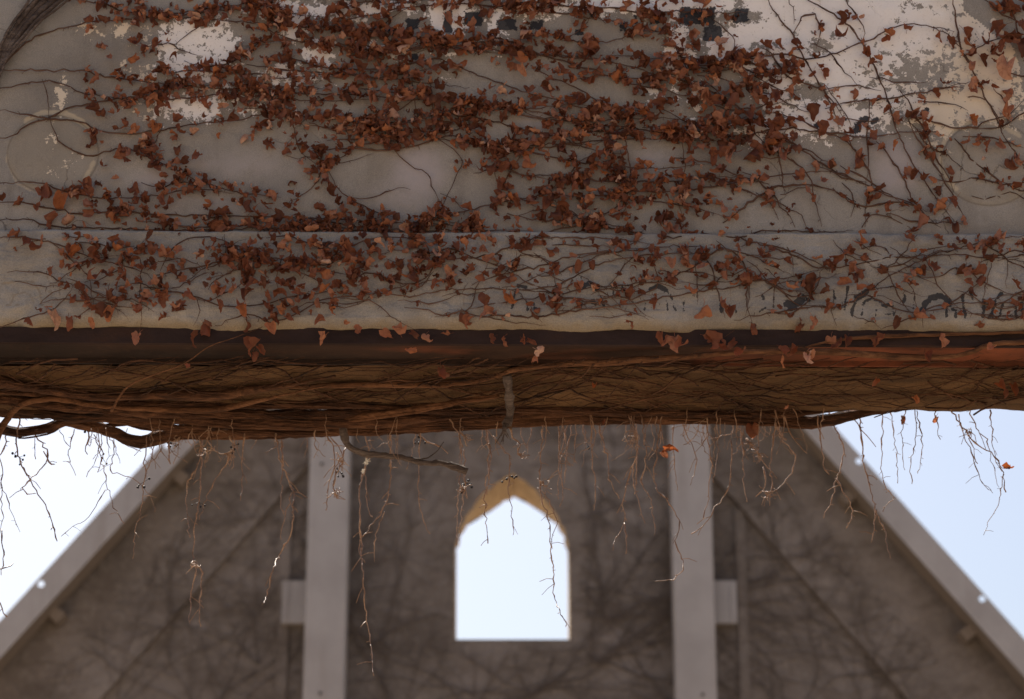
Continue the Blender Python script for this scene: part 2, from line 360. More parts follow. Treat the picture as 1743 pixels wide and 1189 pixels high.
for a, b, c, d in [(755, 18, 769, 58), (790, 19, 821, 42), (846, 31, 880, 51), (900, 35, 925, 50), (1000, 18, 1013, 30), (1054, 38, 1068, 55), (1106, 24, 1132, 40), (1156, 12, 1217, 42), (1248, 13, 1275, 39), (1198, 44, 1228, 68), (690, 30, 712, 48), (700, 90, 712, 101), (660, 45, 675, 58), (1077, 26, 1086, 40), (980, 48, 992, 58), (1222, 108, 1229, 124)]:
    black = np.maximum(black, poly_sd(U, V_, [(a, b), (c, b), (c, d), (a, d)]))
for p, wd in [([(1388, 214), (1396, 211)], 9), ([(1430, 210), (1437, 200)], 8), ([(1455, 222), (1462, 208), (1474, 202)], 9), ([(1486, 206), (1492, 203)], 9), ([(1568, 190), (1580, 186)], 7), ([(1325, 217), (1330, 214)], 7)]:
    black = np.maximum(black, line_sd(U, V_, p, wd))
lilac = np.full(X.shape, -60.0)
for cx, cy, rx, ry in [(712, 292, 52, 48), (690, 330, 50, 30), (272, 306, 52, 18), (1112, 268, 46, 16), (1525, 285, 46, 52), (1500, 262, 44, 28), (410, 280, 80, 20), (340, 345, 50, 10), (905, 205, 30, 20)]:
    lilac = np.maximum(lilac, ell_sd(U, V_, cx, cy, rx, ry) * (.75 if cx in (712, 272, 1112, 1525) else .4))
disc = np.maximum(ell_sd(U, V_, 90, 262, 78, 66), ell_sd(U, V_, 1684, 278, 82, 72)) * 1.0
ring = np.maximum(line_sd(U, V_, [(45, 205), (75, 190), (110, 192), (140, 208), (152, 220)], 9), line_sd(U, V_, [(160, 276), (152, 292), (143, 306)], 4) + 1)
ring = np.maximum(ring, line_sd(U, V_, [(1628, 322), (1612, 308), (1602, 285), (1600, 258), (1612, 232), (1635, 213), (1665, 205), (1700, 212), (1735, 232)], 5) + 1)
ring = np.maximum(ring, line_sd(U, V_, [(14, 241), (10, 275), (28, 310), (62, 328)], 4) - 1)
Yf = YW + .006 * fbm(X * 1.3, Z * 1.3, 3, 5) + .0028 * fbm(X * 8, Z * 8, 3, 9) - np.clip(disc * .2, 0, 1) * .006
Yf = Yf + np.clip(line_sd(U, V_, [(-40, 236), (10, 275), (28, 310), (62, 328)], 5), 0, 2) * .001
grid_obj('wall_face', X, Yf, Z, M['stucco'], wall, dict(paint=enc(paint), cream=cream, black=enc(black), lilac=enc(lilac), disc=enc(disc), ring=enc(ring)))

# stone lintel band: profile swept along x
def px2(o, s, P): return [(o[0] + a / s, o[1] + b / s) for a, b in P]
L1 = ((780, 430), 3.631); L2 = ((1260, 430), 3.609); L3 = ((0, 440), 5.81)
strokes = [(L1, P, w_) for P, w_ in [
    ([(288, 303), (320, 240)], 9), ([(332, 348), (345, 262), (372, 205)], 13), ([(372, 205), (420, 212)], 22), ([(418, 290), (430, 352)], 12), ([(466, 308), (470, 325)], 8), ([(470, 345), (487, 348)], 12), ([(283, 346)], 12),
    ([(758, 152), (778, 200)], 8), ([(775, 205), (815, 188), (855, 212)], 34), ([(850, 212), (882, 270), (903, 335)], 10), ([(714, 355), (735, 300)], 8), ([(806, 292), (838, 285), (860, 350)], 9), ([(762, 310), (760, 355)], 7), ([(820, 300), (835, 310)], 14),
    ([(1150, 352), (1163, 272), (1200, 212)], 9), ([(1185, 222), (1238, 203), (1290, 228)], 24), ([(1290, 225), (1322, 282), (1340, 355)], 10), ([(1286, 292), (1297, 352)], 8), ([(1246, 305), (1246, 345)], 6), ([(1190, 326), (1190, 350)], 6), ([(1390, 240), (1396, 350)], 5),
    ([(1717, 320), (1718, 362)], 10), ([(1628, 310), (1628, 355)], 24), ([(1475, 200), (1475, 312)], 5), ([(950, 212), (965, 270)], 6), ([(1012, 200), (1025, 262)], 7), ([(1085, 280), (1080, 335)], 6), ([(1450, 250), (1450, 275)], 8)]]
strokes += [(L2, P, w_) for P, w_ in [
    ([(214, 180), (200, 335)], 8), ([(135, 250), (145, 278)], 10), ([(100, 325), (118, 353), (158, 332)], 6), ([(285, 305), (320, 322), (375, 290)], 46), ([(330, 335), (300, 345)], 20), ([(385, 250), (425, 280)], 14), ([(660, 205), (640, 345)], 8), ([(690, 238), (715, 275)], 8),
    ([(715, 272), (780, 225)], 30), ([(715, 285), (692, 330), (688, 370)], 15), ([(805, 266), (762, 292), (747, 368)], 11), ([(805, 266), (850, 280), (900, 318)], 8), ([(880, 310), (925, 305)], 24), ([(890, 360), (925, 362)], 10), ([(940, 282), (945, 370)], 8), ([(838, 340), (835, 372)], 8),
    ([(1015, 245), (1004, 285)], 20), ([(1118, 352), (1135, 300), (1172, 262)], 34), ([(1172, 260), (1225, 246), (1268, 262), (1288, 298)], 34), ([(1268, 310), (1270, 380)], 12), ([(1305, 335), (1328, 340), (1322, 380)], 18), ([(1363, 250), (1384, 382)], 15), ([(1410, 215), (1432, 285)], 10), ([(1495, 275), (1490, 382)], 14),
    ([(1600, 240), (1562, 288), (1540, 378)], 18), ([(1612, 305), (1590, 380)], 10), ([(1525, 382), (1550, 382)], 8), ([(1690, 330), (1694, 385)], 12), ([(1725, 305), (1742, 382)], 18), ([(570, 222), (580, 270)], 14), ([(1072, 255), (1065, 330)], 6)]]
faints = [(L3, P, w_) for P, w_ in [([(95, 465), (135, 375), (235, 342), (300, 380), (335, 450)], 16), ([(20, 262), (180, 236), (330, 246), (388, 340), (410, 470)], 18), ([(468, 190), (492, 262), (512, 400)], 14), ([(570, 190), (592, 255), (586, 375)], 14), ([(632, 190), (602, 300)], 12), ([(60, 470), (100, 470)], 22), ([(150, 470), (185, 470)], 22), ([(395, 468), (425, 472)], 18), ([(480, 340), (505, 350)], 24), ([(735, 200), (715, 290)], 12)]]
faints += [(L1, P, 7) for P in ([(35, 270), (35, 330)], [(105, 265), (110, 335)], [(1680, 210), (1690, 330)])]
prof = [(YW + .03, Zband_t + .012), (YW - .045, Zband_t + .004), (YW - .05, Zband_t - .002), (YW - .05, Zband_b + .075), (YW - .045, Zband_b + .045), (YW - .012, Zband_b + .004), (YW + .05, Zband_b)]
pp = []; 
for (a, b), (c, d) in zip(prof[:-1], prof[1:]):
    n = max(2, int(math.hypot(c - a, d - b) / .006))
    pp += [(a + (c - a) * k / n, b + (d - b) * k / n) for k in range(n)]
pp.append(prof[-1]); pp = np.array(pp)[::-1]
xs = np.arange(-XW, XW + .001, .007); X, Pz = np.meshgrid(xs, pp[:, 1]); _, Py = np.meshgrid(xs, pp[:, 0])
U, V_ = px(X, Py, Pz)
sag = -.004 * np.clip(X, -3, 3)
rough = fbm(X * 2.2, Pz * 5, 4, 21); chip = np.clip(fbm(X * 6, Pz * 9, 4, 31) - .35, 0, 1)
low = np.clip((Zband_b + .09 - Pz) / .09, 0, 1)
Yb = Py + .010 * rough + .004 * fbm(X * 18, Pz * 22, 3, 41) + chip * .018 + low * .02 * np.abs(fbm(X * 3.5, Pz * 4, 3, 51))
Zb = Pz + sag + low * .010 * fbm(X * 4, X * 0, 4, 61)
black = np.full(X.shape, -60.0); faint = black.copy()
for (o, s), P, wd in strokes: black = np.maximum(black, line_sd(U, V_, px2(o, s, P), wd / s + (.7 if o[0] > 1000 else -.1)))
for (o, s), P, wd in faints: faint = np.maximum(faint, line_sd(U, V_, px2(o, s, P), wd / s))
grid_obj('lintel_band', X, Yb, Zb, M['band'], wall, dict(black=50 + np.clip(black * 4, -50, 40), faint=50 + np.clip(faint * 4, -50, 40), edge=low * 100), 'pale stone lintel band with remnants of black painted letters')
MB().box(-XW, XW, YW + .02, YB - .01, Zband_b + .01, ZT).part('wall_core', M['stucco'], wall)
# concrete soffit behind the steel, gently uneven
xs = np.arange(-XW, XW + .001, .03); ys = np.arange(YW + .235, YB + .001, .03); X, Y = np.meshgrid(xs, ys)
Zs_ = ZS + .012 * fbm(X * 1.2, Y * 3, 4, 71) + .006 * fbm(X * 8, Y * 8, 3, 75) + np.clip((Y - YB + .08) / .08, 0, 1) ** 2 * .015
grid_obj('soffit', X[::-1], Y[::-1], Zs_[::-1], M['soffit'], wall, {}, 'rough brown concrete underside of the wall')
MB().box(-XW, XW, YW + .24, YB - .012, ZS + .045, Zband_b + .008).part('soffit_core', M['soffit'], wall)
MB().box(-XW, XW, YB - .009, YB, ZS + .055, ZT - .01).part('rear_face', M['stucco'], wall)
for s in (-1, 1): MB().box(min(s * 2.9, s * XW), max(s * 2.9, s * XW), YW + .05, YB - .03, -.2, ZS + .04).part('pier', M['stucco'], wall)

# ------------------------------------------------------------------ steel beam under the band
beam = thing('steel_beam', 'dark rusty steel beam running under the stone lintel band', 'beam', (0, YW, Zsteel))
tl = .0055
def lip(x): return Zband_b - .004 * x
v = []; nx = 60
for i in range(nx + 1):
    x = -XW + 2 * XW * i / nx; e = .002 * math.sin(x * 3.1)
    zt, zb = lip(x) + .012, Zsteel - .002 * x * 2
    v += [(x, YW - .004 + e, zt), (x, YW - .004 + e, zb), (x, YW + .010 + e, zb - .004), (x, YW + .030 + e, zb + .006), (x, YW + .03 + e, zt)]
f = [(i * 5 + k, i * 5 + k + 1, i * 5 + 6 + k, i * 5 + 5 + k) for i in range(nx) for k in range(4)]
part('front_lip', v, f, M['dsteel'], beam)
v = []
for i in range(nx + 1):
    x = -XW + 2 * XW * i / nx; zb = Zsteel - .004 * x
    v += [(x, YW + .032, zb + .012), (x, YW + .215, zb + .004), (x, YW + .217, zb - .018), (x, YW + .232, zb - .018), (x, YW + .234, zb + .05)]
part('bottom_flange', v, f, M['rust'], beam, label='rusted red-brown underside of the steel beam')

# ------------------------------------------------------------------ leaves
def leaf_mesh(k):
    rd = random.Random(k * 13 + 5); out = []
    # three pointed lobes, stalk at origin, tip at +Y; unit length about 1
    half = [(0, -.02), (.16, -.14), (.36, -.12), (.50, .06), (.60, .24), (.50, .36), (.38, .46), (.37, .60), (.26, .74), (.12, .9)]
    tip = (rd.uniform(-.08, .08), 1.0)
    sx = rd.uniform(.75, 1.05)
    R_ = [(x * sx * rd.uniform(.88, 1.12), y + rd.uniform(-.04, .04)) for x, y in half[1:]]
    L_ = [(-x * sx * rd.uniform(.88, 1.12), y + rd.uniform(-.04, .04)) for x, y in half[1:]]
    outl = [(0, 0)] + R_ + [tip] + L_[::-1]; c = (0, .34)
    ring = [(c[0] + (x - c[0]) * .52, c[1] + (y - c[1]) * .52) for x, y in outl]
    curl = rd.uniform(1.2, 5.2) * rd.choice((1, 1, 1, -1)); fold = rd.uniform(-1.2, 1.4); tw = rd.uniform(-1.5, 1.5); bend = rd.uniform(-2.8, 2.8); crk = rd.uniform(.06, .17); ph = rd.random() * 6
    def W(x, y, e):
        z = abs(x) * fold * .6 + crk * math.sin(9 * x + ph) * math.cos(8 * y + ph) * e
        # roll about the midrib
        a = x * curl; 
        if abs(curl) > .1: x2, z2 = math.sin(a) / curl, (1 - math.cos(a)) / curl
        else: x2, z2 = x, 0
        z += z2
        # bend along the length
        b = y * bend
        if abs(bend) > .1: y2, z3 = math.sin(b) / bend, (1 - math.cos(b)) / bend
        else: y2, z3 = y, 0
        q = Vector((x2, y2 - z * math.sin(b), z3 + z * math.cos(b))); q.rotate(Euler((0, tw * y, 0))); return q
    n = len(outl)
    vv = [W(*c, 0)] + [W(x, y, .6) for x, y in ring] + [W(x, y, 1.3) for x, y in outl]
    ff = [(0, 1 + i, 1 + (i + 1) % n) for i in range(n)] + [(1 + i, 1 + n + i, 1 + n + (i + 1) % n, 1 + (i + 1) % n) for i in range(n)]
    # petiole: thin three-sided stalk
    s0 = len(vv); pe = [Vector((0, .02, 0)), Vector((.02, -.2, -.06)), Vector((-.02, -.42, -.2))]
    for p in pe:
        for q in range(3): vv.append(p + Vector((.016 * math.cos(q * 2.1), 0, .016 * math.sin(q * 2.1))))
    for i in range(2):
        for q in range(3): ff.append((s0 + i * 3 + q, s0 + i * 3 + (q + 1) % 3, s0 + i * 3 + 3 + (q + 1) % 3, s0 + i * 3 + 3 + q))
    m = mesh('leaf', vv, ff, M['leaf'], True)
    m.attributes.new('rnd', 'FLOAT', 'POINT').data.foreach_set('value', np.full(len(vv), rd.random(), np.float32))
    return m, vv, ff
LEAVES = [leaf_mesh(k) for k in range(40)]
def leaf_matrix(p, size, spread=1.0, droop=0.0, out=None):
    """tip mostly down, upper face mostly away from the wall (-Y)"""
    a = random.gauss(0, .95 * spread); ti = random.gauss(.15, .7 * spread); yaw = random.gauss(0, .8 * spread)
    X_, Y_, Z_ = Vector((-1, 0, 0)), Vector((0, 0, -1)), Vector((0, -1, 0))
    Mx = Matrix((X_, Y_, Z_)).transposed().to_4x4()
    Q = Matrix.Rotation(yaw, 4, 'Z') @ Matrix.Rotation(-ti, 4, 'X') @ Matrix.Rotation(a, 4, 'Y')
    return Matrix.Translation(p) @ Q @ Mx @ Matrix.Diagonal((size, size, size * random.uniform(.8, 1.2), 1))
def put_leaves(root, items, limit=300):
    """items: (matrix, size); the largest as single parts, the rest as one stuff part"""
    items = sorted(items, key=lambda q: -q[1]); L = origin(root)
    for mt, s_ in items[:limit]:
        o = bpy.data.objects.new('leaf', random.choice(LEAVES)[0]); col.objects.link(o); o.parent = root
        o.matrix_basis = Matrix.Translation(-L) @ mt
    rest = items[limit:]
    if rest:
        vv = []; ff = []; rn = []
        for mt, s_ in rest:
            _, v0, f0 = random.choice(LEAVES); n = len(vv); vv += [mt @ p for p in v0]; ff += [tuple(i + n for i in q) for q in f0]; rn += [random.random()] * len(v0)
        o = part('leaf_mass', vv, ff, M['leaf'], root, True); o['kind'] = 'stuff'
        o.data.attributes.new('rnd', 'FLOAT', 'POINT').data.foreach_set('value', np.array(rn, np.float32))

# ------------------------------------------------------------------ ivy stems traced on the wall and the band
def wallpt(u, v, off=.010):
    """point just in front of the wall or band surface behind that spot"""
    y = YW - .05 if 398 < v < 545 else YW
    if v >= 545: y = YW - .03
    return on_y(u, v, y - off)
def stem_path(P, off=.010, jit=.0028, step=.024): return jitter(smooth_path([wallpt(u, v, off + .004 * math.sin(i * 1.7)) for i, (u, v) in enumerate(P)], step), jit)
def stem_tube(mb, path, r0, r1, n=5):
    m = len(path); rr = [(r0 + (r1 - r0) * i / max(1, m - 1)) * min(1, .35 + .12 * (m - 1 - i), .35 + .12 * i) for i in range(m)]
    rr = [r * (1.45 if random.random() < .16 else random.uniform(.9, 1.1)) for r in rr]
    mb.tube(path, rr, n)
    for i in range(2, m - 1):                      # little aerial rootlets and bud spurs
        if random.random() < .34:
            d = Vector((random.uniform(-1, 1), random.uniform(-.5, .1), random.uniform(-1, 1))).normalized() * random.uniform(.008, .022)
            mb.tube([path[i], path[i] + d * .6, path[i] + d + Vector((0, 0, -.003))], [r1 * .8, r1 * .7, r1 * .9], 3)
leftS = [[(0, 122), (10, 107), (45, 72), (90, 52), (138, 40), (179, 34), (227, 33), (275, 29), (361, 33), (440, 40), (520, 45), (610, 52), (700, 62), (780, 64)],
    [(-10, 119), (62, 119), (134, 120), (179, 129), (220, 133), (262, 141), (310, 145), (380, 150), (470, 146), (560, 150)],
    [(-10, 153), (62, 139), (103, 141), (138, 157), (172, 162), (230, 172)],
    [(-10, 238), (21, 231), (52, 210), (86, 198), (120, 182), (165, 174), (200, 169), (234, 165), (300, 168), (380, 160), (450, 165), (540, 172), (640, 168)],
    [(0, 184), (45, 196), (103, 203), (145, 210), (165, 220), (207, 227), (241, 225), (296, 217), (344, 210), (413, 203), (461, 193), (540, 200), (620, 205), (663, 217), (694, 224), (745, 238), (773, 255), (787, 275), (776, 303), (759, 337), (745, 365), (718, 376)],
    [(83, 203), (100, 238), (124, 255), (148, 265), (186, 256), (207, 251), (240, 262), (270, 275), (310, 292), (350, 312), (420, 330), (480, 335)],
    [(72, 136), (82, 165), (83, 203)],
    [(-10, 312), (65, 310), (103, 322), (160, 335), (240, 335), (330, 322), (400, 328)],
    [(-10, 343), (34, 344), (69, 351), (117, 360), (151, 363), (213, 361), (300, 366), (420, 368), (560, 372), (690, 380), (820, 384)],
    [(110, -10), (138, 0), (179, 7), (220, 21), (255, 28), (310, 24), (365, 20), (413, 14), (482, 21), (560, 30)],
    [(-10, 375), (40, 372), (90, 385), (180, 388), (300, 392), (450, 388), (600, 392), (760, 392), (900, 392)],
    [(537, 248), (548, 285), (535, 315), (505, 338), (480, 352)], [(560, 290), (575, 320), (600, 340), (628, 355), (680, 374)],
    [(480, 95), (540, 110), (600, 118), (680, 112), (738, 100), (773, 110), (814, 127), (862, 145), (897, 158), (959, 172), (993, 184), (1062, 189), (1117, 200), (1179, 203)],
    [(800, 64), (860, 68), (924, 93), (966, 107), (1014, 120), (1062, 138), (1117, 151), (1179, 165), (1240, 182)],
    [(880, 85), (966, 98), (1028, 103), (1076, 114), (1117, 126), (1165, 138)], [(904, 110), (938, 131), (979, 148), (1014, 169), (1050, 200)],
    [(700, 190), (780, 195), (840, 205), (886, 220), (924, 227), (966, 238), (1007, 255), (1060, 262)], [(560, 280), (580, 269), (608, 248), (642, 241), (670, 220)],
    [(718, 376), (745, 372), (800, 356), (855, 344), (910, 334), (945, 317), (959, 306), (1000, 300)], [(840, 350), (849, 327), (866, 296), (890, 255), (905, 235)],
    [(860, 250), (897, 258), (938, 265), (979, 275), (1062, 284), (1131, 286), (1200, 280)], [(865, 292), (910, 300), (955, 308)], [(960, 333), (1028, 334), (1097, 341), (1179, 352), (1240, 372)], [(1040, 322), (1062, 324), (1131, 327), (1179, 322)],
    [(818, 275), (835, 286), (849, 310)], [(790, 3), (807, 7), (890, 14), (945, 21), (1010, 30), (1080, 45), (1150, 60)], [(560, 75), (660, 80), (760, 82), (860, 92)], [(420, 110), (520, 122), (620, 130), (720, 140), (800, 150)], [(600, 150), (690, 158), (780, 170), (870, 180), (950, 200), (1040, 225), (1120, 238)],
    [(1143, 60), (1160, 100), (1180, 140)], [(980, 210), (1060, 215), (1140, 228), (1230, 240)], [(700, 120), (705, 170), (715, 215)], [(730, 130), (738, 180), (730, 230)], [(1060, 225), (1072, 280), (1068, 330), (1060, 372)], [(1160, 230), (1165, 290), (1155, 340), (1165, 380)]]
rightS = [[(1300, -12), (1308, 0), (1329, 34), (1350, 59), (1363, 90), (1384, 124), (1405, 158), (1422, 193), (1429, 226)],
    [(1360, -12), (1377, 0), (1418, 24), (1446, 45), (1467, 72), (1487, 110), (1504, 151), (1518, 193), (1529, 227), (1549, 269), (1570, 303), (1601, 348), (1625, 376)],
    [(1618, -12), (1622, 0), (1628, 45), (1635, 79), (1652, 110), (1670, 148), (1694, 196), (1711, 234), (1743, 282), (1765, 310)],
    [(1250, 105), (1301, 96), (1336, 91), (1370, 100), (1405, 95), (1453, 77), (1487, 65), (1515, 48), (1556, 41), (1590, 45), (1625, 52)],
    [(1143, 91), (1195, 102), (1246, 105), (1294, 110), (1320, 128), (1350, 132)], [(1340, 132), (1355, 112), (1370, 100)], [(1405, 186), (1453, 172), (1504, 169), (1556, 158), (1590, 153), (1652, 138)],
    [(1405, 152), (1418, 148), (1453, 145), (1501, 155)], [(1245, 240), (1281, 227), (1350, 220), (1425, 226), (1473, 234), (1522, 227), (1573, 224), (1611, 229)],
    [(1143, 131), (1195, 148), (1246, 176), (1294, 207), (1336, 234), (1377, 262), (1418, 289), (1473, 313), (1508, 331), (1556, 348), (1600, 388)],
    [(1180, 210), (1257, 234), (1308, 251), (1350, 275), (1377, 300), (1387, 344), (1398, 384)], [(1120, 328), (1143, 325), (1212, 317), (1281, 306), (1336, 296), (1398, 291), (1418, 293)],
    [(1230, 380), (1246, 368), (1281, 341), (1315, 320), (1350, 315), (1398, 317), (1439, 334), (1467, 355)], [(1490, 240), (1501, 248), (1522, 279), (1542, 310), (1556, 344), (1580, 372)], [(1545, 200), (1560, 235), (1580, 262), (1601, 296), (1625, 337), (1646, 381)],
    [(1625, 235), (1635, 248), (1659, 275), (1694, 303), (1743, 327), (1765, 335)], [(1442, 234), (1473, 282), (1484, 310), (1477, 337), (1470, 384)], [(1467, 385), (1484, 365), (1522, 372), (1556, 392)], [(1350, 55), (1370, 24), (1387, 24), (1396, 52), (1389, 83)], [(1435, -12), (1445, 8), (1470, 45), (1466, 75)],
    [(1590, 45), (1615, 60), (1640, 85)], [(1640, 95), (1680, 72), (1720, 58)], [(1670, -10), (1700, 20), (1740, 40), (1765, 50)], [(1720, 10), (1735, 60), (1748, 110)], [(1143, 268), (1200, 275), (1260, 300), (1310, 312)], [(1210, 30), (1245, 60), (1250, 100)], [(1640, 232), (1690, 236), (1743, 252)], [(1320, 235), (1330, 290), (1336, 330)], [(1590, 150), (1610, 148), (1640, 148)], [(1690, 150), (1710, 175), (1715, 215)], [(1270, 150), (1310, 160), (1350, 180), (1380, 190)], [(1340, -10), (1350, 20), (1352, 40)]]
bandS = [[(-10, 560), (41, 542), (83, 529), (110, 508), (131, 477)], [(272, 460), (286, 432), (310, 411), (345, 403), (379, 408), (400, 417), (434, 422), (462, 418)], [(262, 470), (300, 460), (345, 453), (393, 442), (448, 439), (510, 442), (552, 449), (600, 430)],
    [(245, 488), (262, 491), (303, 498), (338, 506), (365, 518), (400, 522), (448, 518), (510, 501), (548, 498), (586, 480), (600, 470)], [(366, 555), (420, 535), (462, 549), (503, 535), (545, 511), (580, 506), (649, 499), (697, 504), (752, 494), (801, 492), (890, 494), (952, 499), (1008, 489), (1070, 484), (1118, 480), (1160, 482)],
    [(-10, 404), (45, 404), (90, 413), (114, 422), (152, 435), (207, 435)], [(241, 440), (238, 500), (241, 530), (238, 563)], [(652, 498), (683, 487), (725, 473), (739, 449), (760, 430)], [(801, 484), (835, 473), (877, 461), (918, 453), (959, 439), (1008, 429), (1063, 427), (1097, 422), (1166, 418), (1212, 424)],
    [(890, 494), (952, 484), (994, 463), (1028, 446), (1063, 439), (1132, 432), (1180, 430), (1212, 433)], [(820, 540), (856, 536), (908, 539), (959, 532), (1011, 525), (1063, 518), (1118, 508), (1180, 498), (1239, 489), (1281, 480), (1350, 470), (1391, 460), (1412, 456)], [(740, 540), (752, 535), (787, 529), (821, 539), (856, 546), (890, 549), (930, 553)],
    [(580, 508), (628, 511), (656, 529), (683, 549), (711, 563)], [(880, 415), (911, 404), (973, 384), (1014, 384), (1097, 398), (1146, 404), (1190, 398), (1257, 404), (1288, 394), (1336, 392), (1405, 394), (1453, 391)], [(918, 404), (994, 404), (1063, 408), (1118, 418)], [(560, 440), (580, 427), (614, 411), (649, 403), (683, 404), (740, 410)],
    [(1130, 476), (1143, 470), (1177, 456), (1212, 432), (1233, 425), (1281, 436), (1322, 456), (1350, 470)], [(1240, 398), (1277, 411), (1322, 425), (1350, 432), (1384, 453), (1412, 456), (1453, 451), (1508, 439), (1570, 436), (1625, 434), (1694, 439), (1743, 444), (1765, 446)],
    [(1250, 545), (1274, 539), (1336, 529), (1384, 522), (1425, 523), (1460, 506), (1487, 487), (1522, 465), (1556, 448), (1591, 429), (1625, 425), (1680, 410), (1743, 400), (1765, 396)], [(1439, 503), (1474, 501), (1508, 518), (1556, 532), (1591, 522), (1653, 515), (1694, 517), (1743, 511), (1765, 509)],
    [(1450, 536), (1487, 549), (1502, 561)], [(1502, 561), (1536, 546), (1564, 535), (1590, 520)], [(1274, 456), (1270, 508), (1277, 539), (1285, 558)], [(1688, 446), (1678, 487), (1670, 525)], [(1715, 440), (1712, 490)], [(1184, 449), (1188, 515)], [(1320, 477), (1315, 522)], [(1457, 408), (1481, 425), (1505, 434)], [(1420, 505), (1415, 530), (1425, 555)],
    [(150, 440), (200, 450), (250, 465), (262, 490)], [(380, 400), (385, 425), (375, 450)], [(480, 440), (470, 470), (478, 500)], [(690, 404), (730, 425), (700, 460), (660, 480)], [(600, 450), (620, 470), (610, 500)], [(860, 400), (890, 430), (930, 440)], [(940, 445), (945, 480), (950, 495)], [(1560, 400), (1530, 440), (1490, 470)], [(1570, 535), (1572, 560)], [(130, 478), (140, 500), (200, 520), (240, 522)], [(330, 500), (340, 530), (330, 555)], [(1330, 398), (1345, 430), (1352, 470)],
    [(80, 405), (120, 440), (150, 470), (160, 520)]]
BARE = [(680, 312, 95, 52), (400, 282, 85, 26), (860, 132, 66, 18), (75, 255, 80, 62), (335, 78, 46, 34), (812, 322, 40, 34), (350, 192, 50, 12), (1000, 152, 40, 14), (720, 262, 40, 20), (610, 300, 45, 40), (1110, 268, 34, 10), (905, 200, 24, 14), (930, 290, 30, 14), (250, 305, 28, 10), (1200, 90, 30, 14), (470, 285, 40, 24), (600, 185, 30, 10), (690, 185, 20, 12), (330, 352, 30, 8), (850, 40, 14, 10), (1230, 70, 20, 24), (960, 45, 18, 8), (790, 100, 30, 8), (640, 175, 20, 7), (60, 60, 60, 60), (60, 170, 70, 40), (1165, 175, 10, 20), (890, 365, 22, 8)]
def bare(u, v): return any(((u - a) / c) ** 2 + ((v - b) / d) ** 2 < 1 for a, b, c, d in BARE)
def make_ivy(root, stems, r0, r1, dens, size, extra=(), lim=300, keep=lambda u, v: True, clump=2.2):
    items = []
    for P in stems:
        mb = MB(); path = stem_path(P); stem_tube(mb, path, r0 * random.uniform(.8, 1.2), r1); mb.part('stem', M['stem'], root, True)
        ln = sum((b - a).length for a, b in zip(path[:-1], path[1:])); spots = max(1, int(ln * dens))
        for _ in range(spots):
            p = random.choice(path); u, v = px(p.x, p.y, p.z)
            if not keep(u, v): continue
            for q in range(max(1, int(random.expovariate(1 / clump)))):
                s_ = size * random.choice((random.uniform(.5, .9), random.uniform(.7, 1.25), random.uniform(1.1, 1.7))); pp_ = p + Vector((random.gauss(0, .03), -random.uniform(.003, .034), random.gauss(.004, .017)))
                a, b = px(pp_.x, pp_.y, pp_.z)
                if bare(a, b + 6): continue
                items.append((leaf_matrix(pp_, s_, 1.25), s_ * random.uniform(.8, 1.2)))
    for (u, v, s_, sp) in extra:
        items.append((leaf_matrix(wallpt(u, v, random.uniform(.012, .05)), s_, sp), s_))
    put_leaves(root, items, lim); return len(items)
def tendrils(n, u0, u1, v0, v1, sl):
    out = []
    for k in range(n):
        u, v = random.uniform(u0, u1), random.uniform(v0, v1); a = random.gauss(sl, .35); P = [(u, v)]
        for q in range(random.randint(3, 9)):
            u += 22 * math.cos(a); v += 22 * math.sin(a); a += random.gauss(0, .28)
            if not v0 - 4 < v < v1 + 4: break
            P.append((u, v))
        if len(P) > 2: out.append(P)
    return out
# left and centre: the dense mass
ivy = thing('ivy_vine', 'dense dry red-brown ivy spreading from the left across the stucco wall', 'ivy', on_y(60, 390, YW))
auto = []
for k in range(56):                                # further fine runners inside the mass
    v0 = random.uniform(0, 385); u = random.uniform(150, 1000); P = [(u, v0)]; sl_ = random.gauss(-.02, .1)
    for q in range(random.randint(5, 10)):
        u += random.uniform(40, 75); v0 += (sl_ + (.20 if 800 < u < 1250 else 0) * random.random()) * 55 + random.gauss(0, 7)
        if u > 1290 or not -10 < v0 < 392: break
        P.append((u, v0))
    if len(P) > 2 and not any(bare(*p) for p in P): auto.append(P)
def dens_left(u, v):
    if u < 135: return random.random() < (.06 if v < 290 else .5)
    if u < 200: return random.random() < .55
    if u > 1240: return random.random() < .5
    return random.random() < .9
extra = []
while len(extra) < 760:
    u = random.uniform(150, 1260); v = random.uniform(-10, 395)
    w_ = .75 if u > 600 else .5
    if v < 45: w_ = .8
    if 340 < v: w_ = .7
    if 150 < v < 245 and u < 820: w_ = .85
    if random.random() < w_ * (.35 + .65 * (float(fbm(np.array([u / 70]), np.array([v / 28]), 2, 81)[0]) > -.05)) and not bare(u, v): extra.append((u, v, .037 * random.uniform(.5, 1.7), 1.2))
extra += [(u, v, .085, .7) for u, v in [(75, 320), (125, 318), (105, 330), (140, 312), (160, 232), (158, 226), (210, 250), (70, 322), (95, 368), (118, 366)]]
n1 = make_ivy(ivy, leftS + auto + tendrils(45, 180, 1200, 5, 388, .12), .0036, .0018, 29, .037, extra, keep=dens_left, clump=1.9)
mb = MB()
for k, (o_, r_) in enumerate([(0, .020), (7, .014), (-9, .012), (15, .009), (-16, .007), (22, .006)]):
    P = [(-30 + o_, 150), (0 + o_ * .6, 100), (21 + o_, 66), (45 + o_ * 1.2, 34), (69 + o_ * 1.6, 8), (100 + o_ * 2, -22)]
    mb.tube(jitter(smooth_path([wallpt(u, v, .02 + .008 * k) for u, v in P], .03), .002), r_, 8, .12)
mb.part('trunk', M['greybark'], ivy, True, label='grey woody stems of the ivy at the upper left corner')
autoR = tendrils(34, 1150, 1720, 60, 385, .45); autoB = tendrils(85, 0, 1700, 404, 540, -.12) + tendrils(22, 880, 1700, 404, 540, .3)
